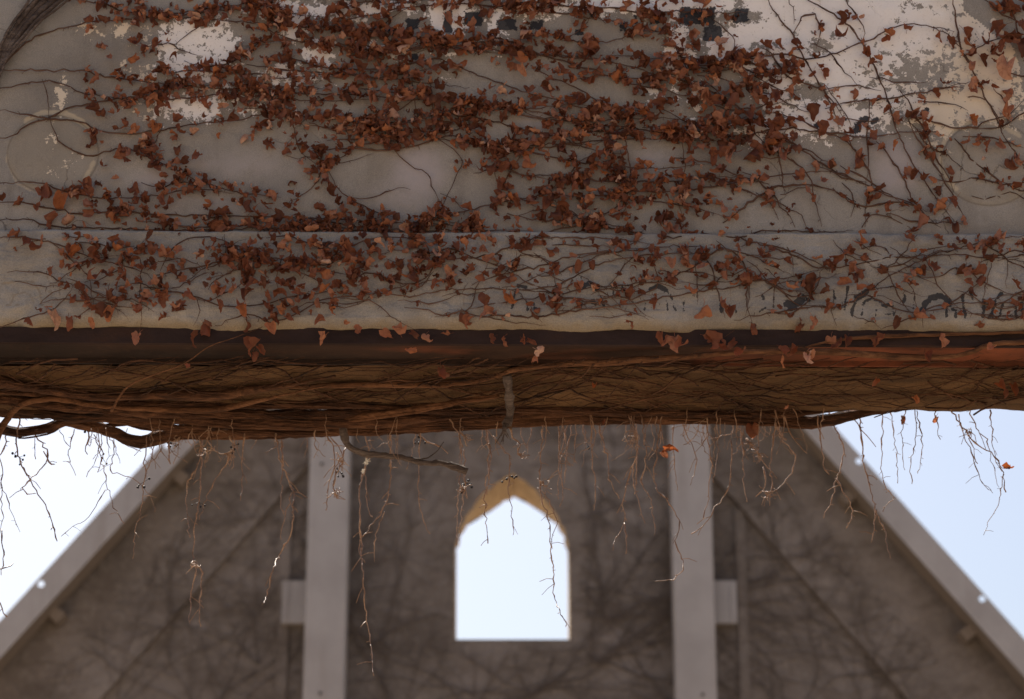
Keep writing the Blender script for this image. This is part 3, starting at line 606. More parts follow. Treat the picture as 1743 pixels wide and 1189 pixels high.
# upper right
ivyr = thing('ivy_vine', 'sparse dry ivy with long thin stems over the white paint at upper right', 'ivy', on_y(1500, 390, YW))
exr = [(u, v, s_ * .055, .95) for u, v, s_ in [(1428, 24, 1), (1440, 20, .8), (1520, 50, 1), (1545, 48, 1.1), (1510, 58, .8), (1600, 55, 1), (1620, 62, 1.1), (1640, 50, 1.2), (1645, 65, 1), (1660, 80, 1.2), (1668, 95, 1.1), (1680, 70, 1), (1655, 105, 1), (1690, 72, .9), (1663, 140, 1.2), (1655, 150, 1.1), (1678, 138, 1.2), (1620, 148, .9), (1588, 155, .9), (1565, 165, .8), (1712, 165, 1.1), (1706, 190, 1.1), (1716, 180, 1), (1702, 205, .9), (1720, 150, .9), (1475, 80, .9), (1470, 90, .8), (1400, 120, .9), (1402, 110, .7), (1355, 130, 1), (1350, 145, 1.1), (1352, 160, .9), (1425, 150, 1), (1452, 155, .9), (1385, 92, .8), (1500, 165, 1), (1515, 180, .9), (1520, 195, 1), (1545, 200, 1), (1570, 225, 1), (1430, 200, 1.1), (1432, 235, 1.2), (1445, 225, .9), (1470, 265, 1.1), (1462, 275, 1), (1475, 245, .9), (1500, 245, .9), (1525, 240, .9), (1575, 250, 1.1), (1585, 260, 1), (1545, 285, 1), (1560, 290, .9), (1600, 230, .8), (1650, 235, 1.2), (1665, 238, 1.1), (1685, 240, 1.1), (1700, 242, 1), (1725, 245, 1.2), (1730, 265, 1.2), (1720, 272, 1), (1615, 285, .9), (1595, 305, 1), (1602, 318, .9), (1570, 305, 1), (1485, 325, 1), (1500, 330, 1), (1480, 335, .8), (1515, 345, 1), (1535, 350, 1), (1566, 365, 1.5), (1630, 335, 1), (1610, 370, 1.1), (1625, 380, 1.1), (1640, 376, .9), (1385, 330, .9), (1360, 290, .9), (1295, 255, 1), (1360, 245, 1), (1335, 240, .9), (1340, 210, 1), (1330, 195, 1), (1250, 95, 1), (1265, 120, 1), (1280, 130, .9), (1300, 100, 1), (1290, 150, 1), (1440, 292, .7), (1680, 285, .8), (1700, 305, .8)]]
exr += [(random.uniform(1690, 1760), random.uniform(-10, 110), .075 * random.uniform(.7, 1.3), 1) for _ in range(20)]
exr += [(random.gauss(1290, 45), random.uniform(60, 270), .06 * random.uniform(.7, 1.3), 1) for _ in range(90)]
exr = [e for e in exr if not (1240 < e[0] < 1300 and e[1] < 55)]
n2 = make_ivy(ivyr, rightS + autoR, .0048, .0024, 9, .038, exr, keep=lambda u, v: random.random() < (.8 if u < 1330 else .45), clump=1.5)
# on the lintel band
ivyb = thing('ivy_vine', 'thin dry ivy stems with scattered curled leaves crossing the stone lintel band', 'ivy', on_y(871, 560, YW))
exb = [(u, v, s_ * .058, .9) for u, v, s_ in [(18, 400, 1), (45, 405, 1.2), (70, 410, 1), (165, 445, 1.3), (150, 470, 1.6), (140, 500, 1.1), (185, 495, 1.6), (178, 520, 1.4), (90, 530, 1.5), (118, 540, 1.2), (190, 525, 1.2), (240, 508, 1.5), (278, 495, 1.4), (310, 512, 1), (350, 550, 1.2), (420, 545, 1.2), (460, 540, 1.2), (460, 550, 1), (250, 405, 1), (252, 415, .7), (335, 568, 1.3), (435, 582, 1.4), (432, 600, 1), (440, 590, .8), (320, 620, .6), (236, 568, 1), (555, 570, 1), (550, 545, .8), (605, 560, .8), (652, 562, 1.1), (680, 568, 1), (700, 565, .9), (725, 570, 1), (700, 592, 1), (752, 625, 1.2), (747, 632, .9), (765, 568, .8), (840, 572, .8), (857, 575, .9), (890, 575, .7), (898, 578, .8), (915, 595, 1), (912, 605, .7), (830, 515, 1.4), (838, 530, 1.2), (880, 440, 1.2), (875, 470, .8), (935, 515, 1), (955, 520, 1.2), (948, 500, .8), (790, 535, 1.1), (800, 540, 1), (1005, 445, 1.1), (988, 445, 1), (1115, 505, 1.1), (1100, 462, 1), (1125, 567, .9), (1150, 575, 1.2), (1160, 585, 1.1), (1145, 580, 1), (1205, 572, 1.3), (1215, 580, 1), (1235, 585, .8), (1250, 580, 1), (1263, 595, 1.3), (1198, 520, 1.3), (1230, 510, 1.1), (1235, 525, 1.1), (1330, 590, 1.1), (1350, 590, 1), (1332, 608, 1), (1375, 605, 1), (1378, 598, .8), (1415, 575, 1.1), (1420, 590, 1), (1443, 573, .9), (1485, 578, 1), (1505, 575, 1.1), (1560, 540, 1.1), (1605, 575, 1.3), (1575, 600, .9), (1690, 588, 1), (1365, 545, 1.4), (1385, 540, 1.3), (1350, 535, 1), (1420, 520, 1), (1450, 465, 1.3), (1455, 450, 1), (1390, 475, 1.2), (1385, 490, 1), (1350, 490, 1.1), (1430, 475, 1), (1596, 452, 1.1), (1645, 455, 1.6), (1655, 460, 1.3), (1670, 450, 1.4), (1552, 458, .9), (1697, 415, 1), (1530, 540, 1), (1560, 535, .9), (1670, 550, 1.2), (1282, 552, 1.2), (1335, 440, .8), (1315, 420, 1), (1555, 405, 1), (1562, 390, .9), (1165, 420, 1), (1240, 435, 1), (1255, 440, 1.1)]]
for cx, cy, sx, sy, n in [(180, 430, 45, 16, 45), (240, 480, 55, 28, 60), (430, 430, 60, 16, 55), (470, 480, 55, 25, 65), (520, 420, 60, 18, 50), (480, 525, 25, 14, 16), (700, 440, 45, 22, 50), (620, 470, 40, 22, 30), (600, 420, 40, 12, 24), (820, 460, 40, 22, 22), (860, 405, 70, 9, 30), (1170, 425, 40, 18, 26), (1240, 445, 30, 18, 14), (1450, 425, 14, 24, 12), (1700, 410, 40, 8, 20), (990, 430, 40, 20, 8), (1090, 450, 50, 25, 10), (740, 400, 60, 8, 26)]:
    for _ in range(int(n * 1.05)):
        v_ = random.gauss(cy, sy)
        if 392 < v_ < 548: exb.append((random.gauss(cx, sx), v_, .040 * random.uniform(.6, 1.5), 1.15))
n3 = make_ivy(ivyb, bandS + autoB, .0036, .0018, 5.5, .037, exb, keep=lambda u, v: v < 548, clump=1.2)
print('leaves', n1, n2, n3)

# ------------------------------------------------------------------ runners over the steel and under the wall
def under(u, v, drop=.0):
    """point on the underside (or on the steel lip higher up), lowered by drop"""
    if v < 590: p = on_y(u, v, YW - .012 - drop); return p
    p = on_z(u, v, ZS - drop)
    if p.y < YW + .02: p = on_y(u, v, YW - .012 - drop)
    return p
def back(u, v, Y=10.9): return on_y(u, v, Y)
def runner(label, P, r, mat, fn, n=8, rough=.10, name='runner_vine'):
    q = [fn(u, v) for u, v in P]; t = thing(name, label, 'vine', q[0])
    pa = jitter(smooth_path(q, .035), r * .08); m = len(pa)
    rr = [r * min(1, .25 + .05 * (m - 1 - i)) * (1 + .18 * math.sin(i * .23 + P[0][0]) + random.uniform(-.06, .06)) for i in range(m)]
    MB().tube(pa, rr, n, rough).part('stem', M[mat], t, True); return t
runner('long orange-brown vine runner rising along the steel beam to the right edge', [(1775, 580), (1743, 582), (1690, 585), (1640, 603), (1585, 608), (1520, 606), (1430, 600), (1350, 597), (1290, 598), (1220, 602), (1150, 608), (1040, 616), (960, 620), (885, 627), (850, 637), (815, 648), (770, 653), (700, 654), (600, 655), (500, 658), (420, 668), (380, 678)], .0135, 'smoothbark', lambda u, v: under(u, v, .014))
runner('slender upper vine runner along the top of the steel beam at right', [(1775, 560), (1743, 565), (1600, 569), (1480, 573), (1420, 579), (1380, 588), (1345, 598), (1300, 604)], .009, 'smoothbark', lambda u, v: under(u, v, .014))
runner('thick dark red vine stem along the underside from the left edge', [(-30, 640), (0, 648), (60, 660), (130, 672), (200, 675), (300, 672), (380, 672), (440, 662), (520, 650), (570, 640)], .022, 'bark', lambda u, v: under(u, v, .02), 10, .16)
runner('arched orange vine stem bending down at the left edge', [(-12, 770), (0, 735), (20, 702), (45, 685), (100, 679), (170, 691), (280, 697), (370, 697), (420, 686), (500, 668), (560, 655)], .0135, 'smoothbark', lambda u, v: under(u, v, .045) if v < 700 else on_y(u, v, under(20, 700, .045).y))
runner('thin pale vine shoot crossing the steel beam diagonally at left', [(190, 700), (205, 672), (230, 650), (310, 620), (355, 590), (400, 574), (447, 556)], .0048, 'smoothbark', lambda u, v: on_y(u, v, YW - .04 + max(0, v - 590) * .004), 6)
runner('thin dark vine shoot slanting over the steel beam toward the right corner', [(1120, 625), (1185, 598), (1225, 578), (1250, 562)], .0035, 'smoothbark', lambda u, v: on_y(u, v, YW - .03), 6)

# ------------------------------------------------------------------ woody vine bundle at the rear edge with hanging twigs
bun = thing('trunk_vine', 'bundle of woody vine trunks along the rear underside edge with dangling dry twigs', 'vine', on_y(871, 740, 10.9))
def trunk(P, r, Y=10.9, mat='bark', n=12, rough=.2, strands=0, fn=None):
    q = [fn(u, v) if fn else back(u, v, Y) for u, v in P]; pa = jitter(smooth_path(q, .03), r * .06); m = len(pa); mb = MB()
    tp = lambda i: min(1, .25 + .06 * (m - 1 - i))
    mb.tube(pa, [r * tp(i) * (1 + .15 * math.sin(i * .17 + P[0][0]) + .08 * math.sin(i * .51)) for i in range(m)], n, rough)
    for k in range(strands):                       # stringy strips of bark winding on the trunk
        ph = random.random() * 6; a = random.randint(0, m // 2); b = min(m, a + random.randint(m // 4, m))
        mb.tube([pa[i] + Vector((0, math.cos(ph + i * .06), math.sin(ph + i * .06))) * r * tp(i) * random.uniform(.9, 1.06) for i in range(a, b)], random.uniform(.0025, .006), 4, .2)
    return mb.part('trunk', M[mat], bun, True)
trunk([(-40, 722), (0, 728), (30, 737), (80, 730), (112, 716), (150, 722), (200, 740), (240, 751), (285, 741), (340, 737), (450, 737), (560, 734), (700, 727), (850, 719), (1000, 712), (1150, 711), (1300, 715), (1380, 719), (1440, 708), (1500, 698), (1560, 692)], .025, 10.92, strands=34)
trunk([(-40, 700), (60, 704), (160, 708), (240, 720), (300, 728), (360, 728)], .020, 10.86, strands=12)
trunk([(-40, 690), (60, 702), (120, 708), (200, 706), (300, 712), (420, 720), (560, 722), (700, 714), (820, 706)], .023, 10.84, strands=20)
trunk([(280, 734), (350, 722), (420, 714), (520, 716), (640, 722), (800, 712), (960, 702), (1150, 703), (1330, 704), (1420, 696), (1480, 690)], .020, 10.89, strands=20)
trunk([(150, 728), (210, 722), (270, 712), (340, 708), (420, 706)], .010, 10.93, strands=2)
trunk([(190, 712), (240, 728), (300, 738)], .010, 10.95, strands=2)
trunk([(-40, 676), (100, 690), (240, 700), (400, 704), (560, 706), (700, 698)], .022, 10.75, strands=16, fn=lambda u, v: under(u, v, .03))
trunk([(440, 716), (560, 716), (640, 706), (720, 694), (790, 682), (850, 674)], .017, 10.8, 'smoothbark', strands=16, fn=lambda u, v: under(u, v, .05))
trunk([(-40, 664), (60, 672), (160, 684), (260, 688), (420, 690), (600, 690), (760, 700), (900, 700)], .012, 10.8, strands=4, fn=lambda u, v: under(u, v, .02))
trunk([(700, 706), (860, 698), (1000, 700), (1160, 704), (1280, 708)], .014, 10.8, 'bark', strands=6, fn=lambda u, v: under(u, v, .02))
# sawn branch and split stub
q = jitter(smooth_path([back(u, v, 10.84) for u, v in [(582, 716), (585, 738), (592, 758), (612, 769), (650, 775), (690, 779), (722, 788), (748, 788), (772, 793), (795, 803)]], .016), .0012)
mb = MB().tube(q, [(.0175 - .005 * min(1, i / 20) + (.004 if i > len(q) - 7 else 0)) * (1.25 if i % 13 == 5 else 1) for i in range(len(q))], 12, .16)
i_ = int(len(q) * .62); mb.tube(jitter(smooth_path([q[i_], q[i_] + Vector((.07, 0, .015)), q[i_] + Vector((.12, 0, .05)), q[i_] + Vector((.14, 0, .09))], .02), .002), [.005, .004, .004, .003, .003, .0025, .002, .002, .002, .002, .002, .002][:max(2, len(smooth_path([q[i_], q[i_] + Vector((.07, 0, .015)), q[i_] + Vector((.12, 0, .05)), q[i_] + Vector((.14, 0, .09))], .02)))], 5)
mb.part('sawn_branch', M['greybark'], bun, True, 'grey sawn-off branch stub hanging below the trunks')
mb = MB(); q = smooth_path([under(864, 640, .03), under(866, 668, .07), back(868, 700, 10.62), back(862, 722, 10.64)], .02); mb.tube(q, [.020 + .003 * math.sin(i) for i in range(len(q))], 8, .15)
for k in range(9):
    b = q[-1] + Vector((random.uniform(-.014, .014), random.uniform(-.01, .01), .01)); mb.tube([b, b + Vector((random.uniform(-.02, .01), 0, -.04)), b + Vector((random.uniform(-.05, .02), random.uniform(-.02, .02), -random.uniform(.05, .12)))], [.007, .005, .0015], 4)
mb.part('split_stub', M['greybark'], bun, True, 'broken grey stub with a splintered end')
# fine rootlets matted over the underside: too many to count
mb = MB()
for k in range(480):
    u = random.uniform(-60, 1800); v = random.uniform(612, 712); P = [(u, v)]; a = random.gauss(0, .38)
    for q in range(random.randint(3, 8)):
        u += random.uniform(20, 46); v += a * 30 + random.gauss(0, 4); a += random.gauss(0, .08)
        if not 606 < v < (716 if u < 1380 else 694): break
        P.append((u, v))
    if len(P) > 2: 
        dr = random.uniform(.002, .03); mb.tube(jitter(smooth_path([under(x, y, dr) for x, y in P], .05), .003), random.choice((.0009, .0012, .0016, .0025, .0045)), 4)
ro = mb.part('rootlets', M['bark'], bun, True); ro['kind'] = 'stuff'
# dangling twigs
TW = [([(13, 716), (9, 755), (-4, 782)], 2.2), ([(33, 722), (28, 760), (35, 785), (50, 815), (65, 840), (80, 865), (88, 890), (97, 920)], 2), ([(55, 735), (75, 760), (80, 780), (65, 802), (50, 815), (37, 832), (46, 842), (60, 836)], 1.8), ([(76, 768), (83, 786), (94, 791)], 1.6),
    ([(128, 705), (150, 735), (145, 760), (148, 773)], 2), ([(160, 738), (172, 780), (180, 815), (190, 850), (200, 875), (213, 890)], 1.1), ([(185, 738), (195, 765), (187, 800), (210, 808), (240, 822), (258, 850), (266, 872)], 1.1), ([(192, 748), (205, 790)], .9), ([(180, 832), (150, 880), (125, 895), (103, 912)], .8),
    ([(250, 742), (247, 800), (245, 830), (240, 870), (230, 905), (227, 950)], 1.4), ([(270, 738), (255, 785), (246, 815)], 1.2), ([(58, 738), (60, 782)], .8), ([(100, 728), (118, 760)], .8), ([(-6, 760), (4, 800), (2, 850), (5, 880), (-2, 920)], 1.2), ([(-5, 968), (10, 965), (24, 959)], 1.8), ([(-6, 1020), (3, 1035), (11, 1050)], 1.6), ([(0, 820), (20, 870), (32, 905)], .8), ([(2, 900), (6, 950), (0, 978)], 1.4), ([(285, 738), (287, 760), (290, 790)], 2),
    ([(340, 740), (338, 790), (318, 825), (318, 870), (322, 915)], 1.5), ([(345, 740), (342, 800), (338, 860), (332, 900), (330, 955), (332, 970), (325, 1015), (322, 1060)], 1.8), ([(336, 962), (344, 975), (340, 1020), (341, 1065)], 1.6), ([(395, 765), (370, 815), (350, 850), (340, 885)], 1.5), ([(417, 740), (412, 790), (413, 830), (408, 850)], 1.4), ([(350, 740), (365, 768), (385, 772), (400, 760)], 1.6), ([(390, 740), (398, 760), (392, 780)], 1.4),
    ([(470, 738), (475, 780), (482, 800), (478, 850), (483, 875)], 1.5), ([(480, 738), (482, 795), (497, 830), (500, 860), (495, 905), (475, 945), (465, 970), (455, 1010), (448, 1028)], 1.9), ([(497, 840), (485, 880), (476, 918)], 1.5), ([(545, 735), (565, 755), (570, 790), (568, 830), (572, 850)], 1.6), ([(560, 738), (585, 780), (575, 800), (565, 830)], 1.4), ([(590, 760), (575, 790), (562, 815), (555, 870)], 1.2),
    ([(619, 734), (627, 764), (622, 790), (612, 830), (613, 880), (615, 930), (618, 985), (623, 1040), (630, 1090), (636, 1150)], 1.9), ([(621, 790), (624, 850), (634, 880)], 1.2), ([(667, 730), (664, 795), (663, 830), (650, 870), (630, 895), (612, 925), (616, 960)], 1.9), ([(655, 868), (640, 910), (637, 955)], 1.3), ([(717, 728), (712, 800), (713, 850), (718, 880), (730, 908)], 1.3), ([(690, 726), (720, 745), (748, 758)], 2.2),
    ([(775, 722), (785, 760), (782, 820), (778, 890), (779, 925)], 1.3), ([(790, 765), (793, 820), (788, 850), (781, 920)], 1.4), ([(827, 722), (832, 775), (828, 810), (826, 850), (829, 925)], 1.5), ([(818, 722), (832, 760), (833, 800), (830, 840)], 2), ([(840, 745), (868, 780), (865, 830), (872, 870), (873, 911)], 1.2), ([(868, 728), (874, 745), (886, 757), (880, 775)], 2.4), ([(908, 720), (898, 770)], 1.2), ([(760, 722), (780, 738), (788, 760)], 1.6),
    ([(924, 720), (920, 770), (918, 810), (922, 850), (934, 885), (938, 930), (942, 985), (945, 1020), (955, 1045), (964, 1067)], 1.3), ([(922, 832), (945, 880), (938, 930)], 1.1), ([(950, 720), (953, 780), (958, 830), (954, 860)], 1.5), ([(968, 722), (952, 790), (950, 850)], 1.4), ([(978, 720), (966, 765), (960, 820)], 1.4), ([(1005, 720), (1008, 780), (1013, 825), (1012, 868)], 1.4), ([(1015, 722), (1033, 780), (1040, 820), (1055, 850)], 1.4), ([(990, 722), (995, 745), (1012, 760)], 1.2),
    ([(1080, 718), (1085, 770), (1075, 800), (1062, 850), (1063, 890), (1047, 915), (1043, 935)], 1.7), ([(1063, 888), (1066, 940)], 1.5), ([(1085, 778), (1082, 830), (1098, 890)], 1.4), ([(1092, 718), (1100, 780), (1092, 820), (1108, 850), (1116, 912)], 1.4), ([(1070, 718), (1083, 745), (1078, 800), (1080, 840)], 1.5), ([(1130, 716), (1117, 770), (1115, 825), (1135, 850), (1155, 885), (1150, 920), (1160, 950), (1162, 970), (1145, 985), (1117, 990)], 1.4),
    ([(1146, 716), (1147, 780), (1153, 835)], 1.2), ([(1150, 716), (1180, 760), (1185, 790), (1175, 825)], 1.2), ([(1196, 716), (1205, 745), (1210, 790), (1205, 850), (1197, 880)], 1.5), ([(1218, 716), (1222, 757), (1214, 821)], 1.2), ([(1246, 750), (1244, 804), (1235, 843), (1216, 864), (1207, 885), (1177, 910)], 1.5), ([(1252, 718), (1265, 761), (1265, 808), (1273, 855)], 1.5), ([(1323, 722), (1312, 783), (1314, 821), (1310, 860)], 1.9), ([(1318, 720), (1331, 744), (1353, 774), (1348, 804), (1327, 830), (1301, 840)], 1.6), ([(1270, 745), (1300, 785), (1312, 800)], 1.8),
    ([(1299, 795), (1302, 825), (1288, 845)], 1.4), ([(1391, 722), (1400, 770), (1408, 808)], 1.6), ([(1410, 715), (1430, 745), (1436, 772), (1425, 808), (1417, 843), (1400, 881)], 1.7), ([(1423, 815), (1443, 847), (1453, 868), (1443, 898)], 1.5), ([(1462, 708), (1470, 783), (1481, 830), (1490, 868), (1483, 924)], 1.7), ([(1492, 866), (1507, 907), (1515, 950)], 1.4), ([(1502, 712), (1502, 813), (1520, 845), (1502, 868)], 1), ([(1443, 712), (1460, 723), (1481, 748), (1492, 759)], 1.4), ([(1330, 720), (1352, 745), (1372, 772)], 2),
    ([(1515, 712), (1526, 774), (1530, 821)], .9), ([(1558, 710), (1558, 748), (1549, 791), (1554, 825)], 1), ([(1560, 712), (1569, 748), (1567, 791), (1560, 806)], .9), ([(1590, 712), (1600, 748)], .9), ([(1618, 708), (1639, 727), (1665, 757), (1691, 774), (1708, 804), (1712, 838)], 1.7), ([(1631, 722), (1652, 770), (1674, 825), (1691, 838)], 1.1), ([(1708, 806), (1699, 860), (1682, 890), (1674, 909)], .9), ([(1686, 710), (1691, 766), (1703, 800)], 1), ([(1646, 735), (1664, 790)], .8), ([(1540, 712), (1535, 770), (1540, 800)], .8), ([(1650, 712), (1668, 738), (1680, 745)], 1.6), ([(1680, 745), (1690, 790), (1700, 830)], .8)]
random.seed(11)
for k in range(95):
    u = random.choice((random.uniform(120, 560), random.uniform(600, 1440), random.uniform(1000, 1350))); v = 738 - (u - 300) * .02; ln = random.uniform(18, 70)
    TW.append(([(u, v - 12), (u + random.gauss(0, 8), v + ln * .5), (u + random.gauss(0, 14), v + ln)], random.uniform(.6, 1.2)))
berry_at = {1, 4, 5, 6, 18, 20, 25, 30, 37, 39, 42, 53}
def berries(mb, p):
    for _ in range(random.randint(3, 7)):
        c = p + Vector((random.gauss(0, .018), random.gauss(0, .012), random.gauss(-.01, .016))); r = random.uniform(.0045, .0075)
        mb.tube([c + Vector((0, 0, r)), c + Vector((0, 0, r * .6)), c, c - Vector((0, 0, r * .6)), c - Vector((0, 0, r))], [r * .1, r * .8, r, r * .8, r * .1], 6)
        mb.tube([p, c], .0012, 3)
for k, (P, w_) in enumerate(TW):
    Y = 10.80 + .25 * random.random(); mb = MB()
    if 700 <= P[0][1] <= 727: P = [(P[0][0], P[0][1] - 15)] + P[1:]
    pa = jitter(smooth_path([on_y(u, v, Y + .01 * i * random.uniform(-1, 1)) for i, (u, v) in enumerate(P)], .02), .0034); m = len(pa); r0 = .0018 * w_ + .0006
    rr = [(r0 * (1 - .5 * i / m)) * (1.7 if random.random() < .2 else 1) for i in range(m)]
    mb.tube(pa, rr, 5)
    for i in range(2, m - 1):
        if random.random() < .24:
            d = Vector((random.choice((-1, 1)) * random.uniform(.3, 1), random.uniform(-.4, .4), random.uniform(-1, .3))).normalized(); l_ = random.choice((.008, .012, .016, .04, .07 if w_ > 1 else .02))
            mb.tube(jitter([pa[i], pa[i] + d * l_ * .5, pa[i] + d * l_ + Vector((0, 0, -.2 * l_))], .001), [r0 * .6, r0 * .5, r0 * .45], 4)
    tw = mb.part('twig', M['twig'], bun, True)
    if k in berry_at:
        b = MB(); berries(b, pa[int(m * random.uniform(.2, .7))]); b.part('berry_cluster', M['berry'], tw, True)
# knots of curled tendrils caught on the twigs
for u, v in [(385, 772), (352, 768), (332, 962), (570, 842), (583, 785), (788, 832), (882, 772), (790, 742), (1305, 842), (1275, 752), (1290, 770), (925, 826), (300, 748), (1082, 745), (1650, 735)]:
    mb = MB(); c = on_y(u, v, 10.9)
    for _ in range(9):
        p = c.copy(); d = Vector((random.gauss(0, 1), random.gauss(0, .6), random.gauss(0, 1))).normalized(); P = [p]
        for q in range(6): d = (d + Vector((random.gauss(0, .6), random.gauss(0, .4), random.gauss(-.1, .6)))).normalized(); p = p + d * random.uniform(.006, .014); P.append(p)
        mb.tube(P, [.0026, .0022, .002, .0018, .0016, .0014, .0018], 4)
    mb.part('tendril_knot', M['twig'], bun, True)
# pale cobweb fluff on one twig
mb = MB()
for u, v, r in [(624, 785, .016), (618, 801, .012)]:
    c = on_y(u, v, 10.88)
    for _ in range(26):
        d = Vector((random.gauss(0, .4), random.gauss(0, .4), random.gauss(0, 1))).normalized() * r * random.uniform(.6, 1.5); mb.tube([c, c + d], [.003, .0008], 4)
mb.part('cobweb', M['silk'], bun)
# last bright leaves caught by the sun
its = []
for u, v, s_ in [(1280, 730, .075), (1131, 770, .07), (1126, 778, .05), (1030, 721, .035), (1538, 714, .05), (1594, 716, .055), (1708, 802, .06), (640, 733, .03), (1492, 645, .04), (1724, 655, .06), (1714, 662, .05), (1700, 652, .05), (1556, 676, .045), (1012, 655, .04), (1342, 692, .035)]:
    its.append((leaf_matrix(on_y(u, v - 6, 10.86) if v > 700 else under(u, v, .05), s_, .8), s_))
put_leaves(bun, its)

# ------------------------------------------------------------------ gable wall behind
YG = 19.95; TG = .65; CX = on_y(866, 800, YG).x
YR = 19.5
def rl(p0, p1): return on_y(*p0, YR), on_y(*p1, YR)
RO = {1: rl((1417, 722), (1742, 1085)), -1: rl((278, 751), (0, 1056))}        # outer edge of each rafter
slope = {s: (b.z - a.z) / (b.x - a.x) for s, (a, b) in RO.items()}
gab = thing('gable_wall', 'dark weathered gable wall with a pointed arch window opening', 'wall', (CX, YG + TG / 2, 0))
archP = [(774, 1088), (774, 935), (781, 902), (799, 869), (824, 839), (849, 819), (871, 805), (895, 819), (925, 846), (949, 878), (963, 906), (969, 938), (970, 1088)]
arch = [on_y(u, v, YG) for u, v in archP]; arch = [(p.x, p.z) for p in arch]
sz = (arch[0][1] + arch[-1][1]) / 2; arch[0] = (arch[0][0], sz); arch[-1] = (arch[-1][0], sz)
bk = [on_y(u, v, YG + TG) for u, v in [(778, 940), (783, 914), (797, 893), (824, 875), (850, 860), (875, 845), (898, 857), (922, 871), (944, 889), (958, 910), (964, 942)]]
barch = [arch[0]] + [(p.x, p.z) for p in bk] + [arch[-1]]; barch[1] = (arch[1][0], barch[1][1]); barch[-2] = (arch[-2][0], barch[-2][1])
# refine and roughen the arch outline a little
A2 = []; B2 = []
for i, (c_, d_) in enumerate(zip(barch, barch[1:] + barch[:1])):
    n = 6 if i < len(arch) - 1 else 4
    for k in range(n):
        t = k / n; jz = .006 if k and 0 < i < len(arch) - 2 else 0; B2.append((c_[0] + (d_[0] - c_[0]) * t + random.gauss(0, jz), c_[1] + (d_[1] - c_[1]) * t + random.gauss(0, jz)))
for i, (a, b) in enumerate(zip(arch, arch[1:] + arch[:1])):
    n = 6 if i < len(arch) - 1 else 4
    for k in range(n):
        t = k / n; A2.append((a[0] + (b[0] - a[0]) * t + (random.gauss(0, .0045) if k and 0 < i < len(arch) - 2 else 0), a[1] + (b[1] - a[1]) * t + (random.gauss(0, .0045) if k and 0 < i < len(arch) - 2 else 0)))
def gz(x, off):      # height of the line parallel to the rafter's outer edge, lowered by off (perpendicular)
    s = 1 if x >= CX else -1; a = RO[s][0]; k = slope[s]
    return a.z + k * (x - a.x) - off * math.sqrt(1 + k * k)
def apex(off):
    a, b = RO[1][0], RO[-1][0]; k1, k2 = slope[1], slope[-1]; o1, o2 = off * math.sqrt(1 + k1 * k1), off * math.sqrt(1 + k2 * k2)
    x = ((b.z - k2 * b.x - o2) - (a.z - k1 * a.x - o1)) / (k1 - k2); return (x, a.z + k1 * (x - a.x) - o1)
EX = 6.0
outer = [(CX - EX, -.2), (CX + EX, -.2), (CX + EX, gz(CX + EX, .15)), apex(.15), (CX - EX, gz(CX - EX, .15))]
def plate_with_hole(out, hole, y0, y1, hole2):
    tri = tessellate_polygon([[Vector((x, z, 0)) for x, z in out], [Vector((x, z, 0)) for x, z in hole]])
    al = out + hole; n = len(al); vv = [(x, y0, z) for x, z in al] + [(x, y1, z) for x, z in out + hole2]; ff = []
    for t in tri:
        a, b, c = [Vector((al[i][0], al[i][1], 0)) for i in t]
        t = tuple(t) if (b - a).cross(c - a).z > 0 else tuple(t)[::-1]
        ff += [t, tuple(i + n for i in t[::-1])]
    no = len(out); ff += [(i, (i + 1) % no, (i + 1) % no + n, i + n) for i in range(no)]
    return vv, ff
vv, ff = plate_with_hole(outer, A2, YG, YG + TG, B2); part('wall', vv, ff, M['gable'], gab)
n = len(A2); vv = [(x, YG + .002, z) for x, z in A2] + [(x, YG + TG - .002, z) for x, z in B2]
part('window_reveal', vv, [(i, i + n, (i + 1) % n + n, (i + 1) % n) for i in range(n)], M['reveal'], gab, label='tan stone reveal of the pointed arch window')
# raised verge bands under the rafters and the raised centre panel edges
for s in (1, -1):
    x0 = CX + s * .9; x1 = CX + s * EX
    top = [(x0, gz(x0, .16)), (x1, gz(x1, .16))]; lo = [(x1, gz(x1, .98)), (x0, gz(x0, .98))]
    P = top + lo; P = P if s > 0 else P[::-1]
    m_ = len(P); vv = [(x, YG - .07, z) for x, z in P] + [(x, YG + .01, z) for x, z in P]
    ff = [tuple(range(m_)), tuple(range(m_, 2 * m_))[::-1]] + [(i, (i + 1) % m_, (i + 1) % m_ + m_, i + m_) for i in range(m_)]
    part('verge_band', vv, ff, M['gable'], gab)
for u0, u1 in ((474, 492), (1255, 1272)):
    a, b = on_y(u0, 1000, YG - .05).x, on_y(u1, 1000, YG - .05).x; s = 1 if a > 0 else -1
    MB().box(a, b, YG - .03, YG + .01, -.2, gz((a + b) / 2, .99)).part('pilaster_edge', M['gable'], gab)

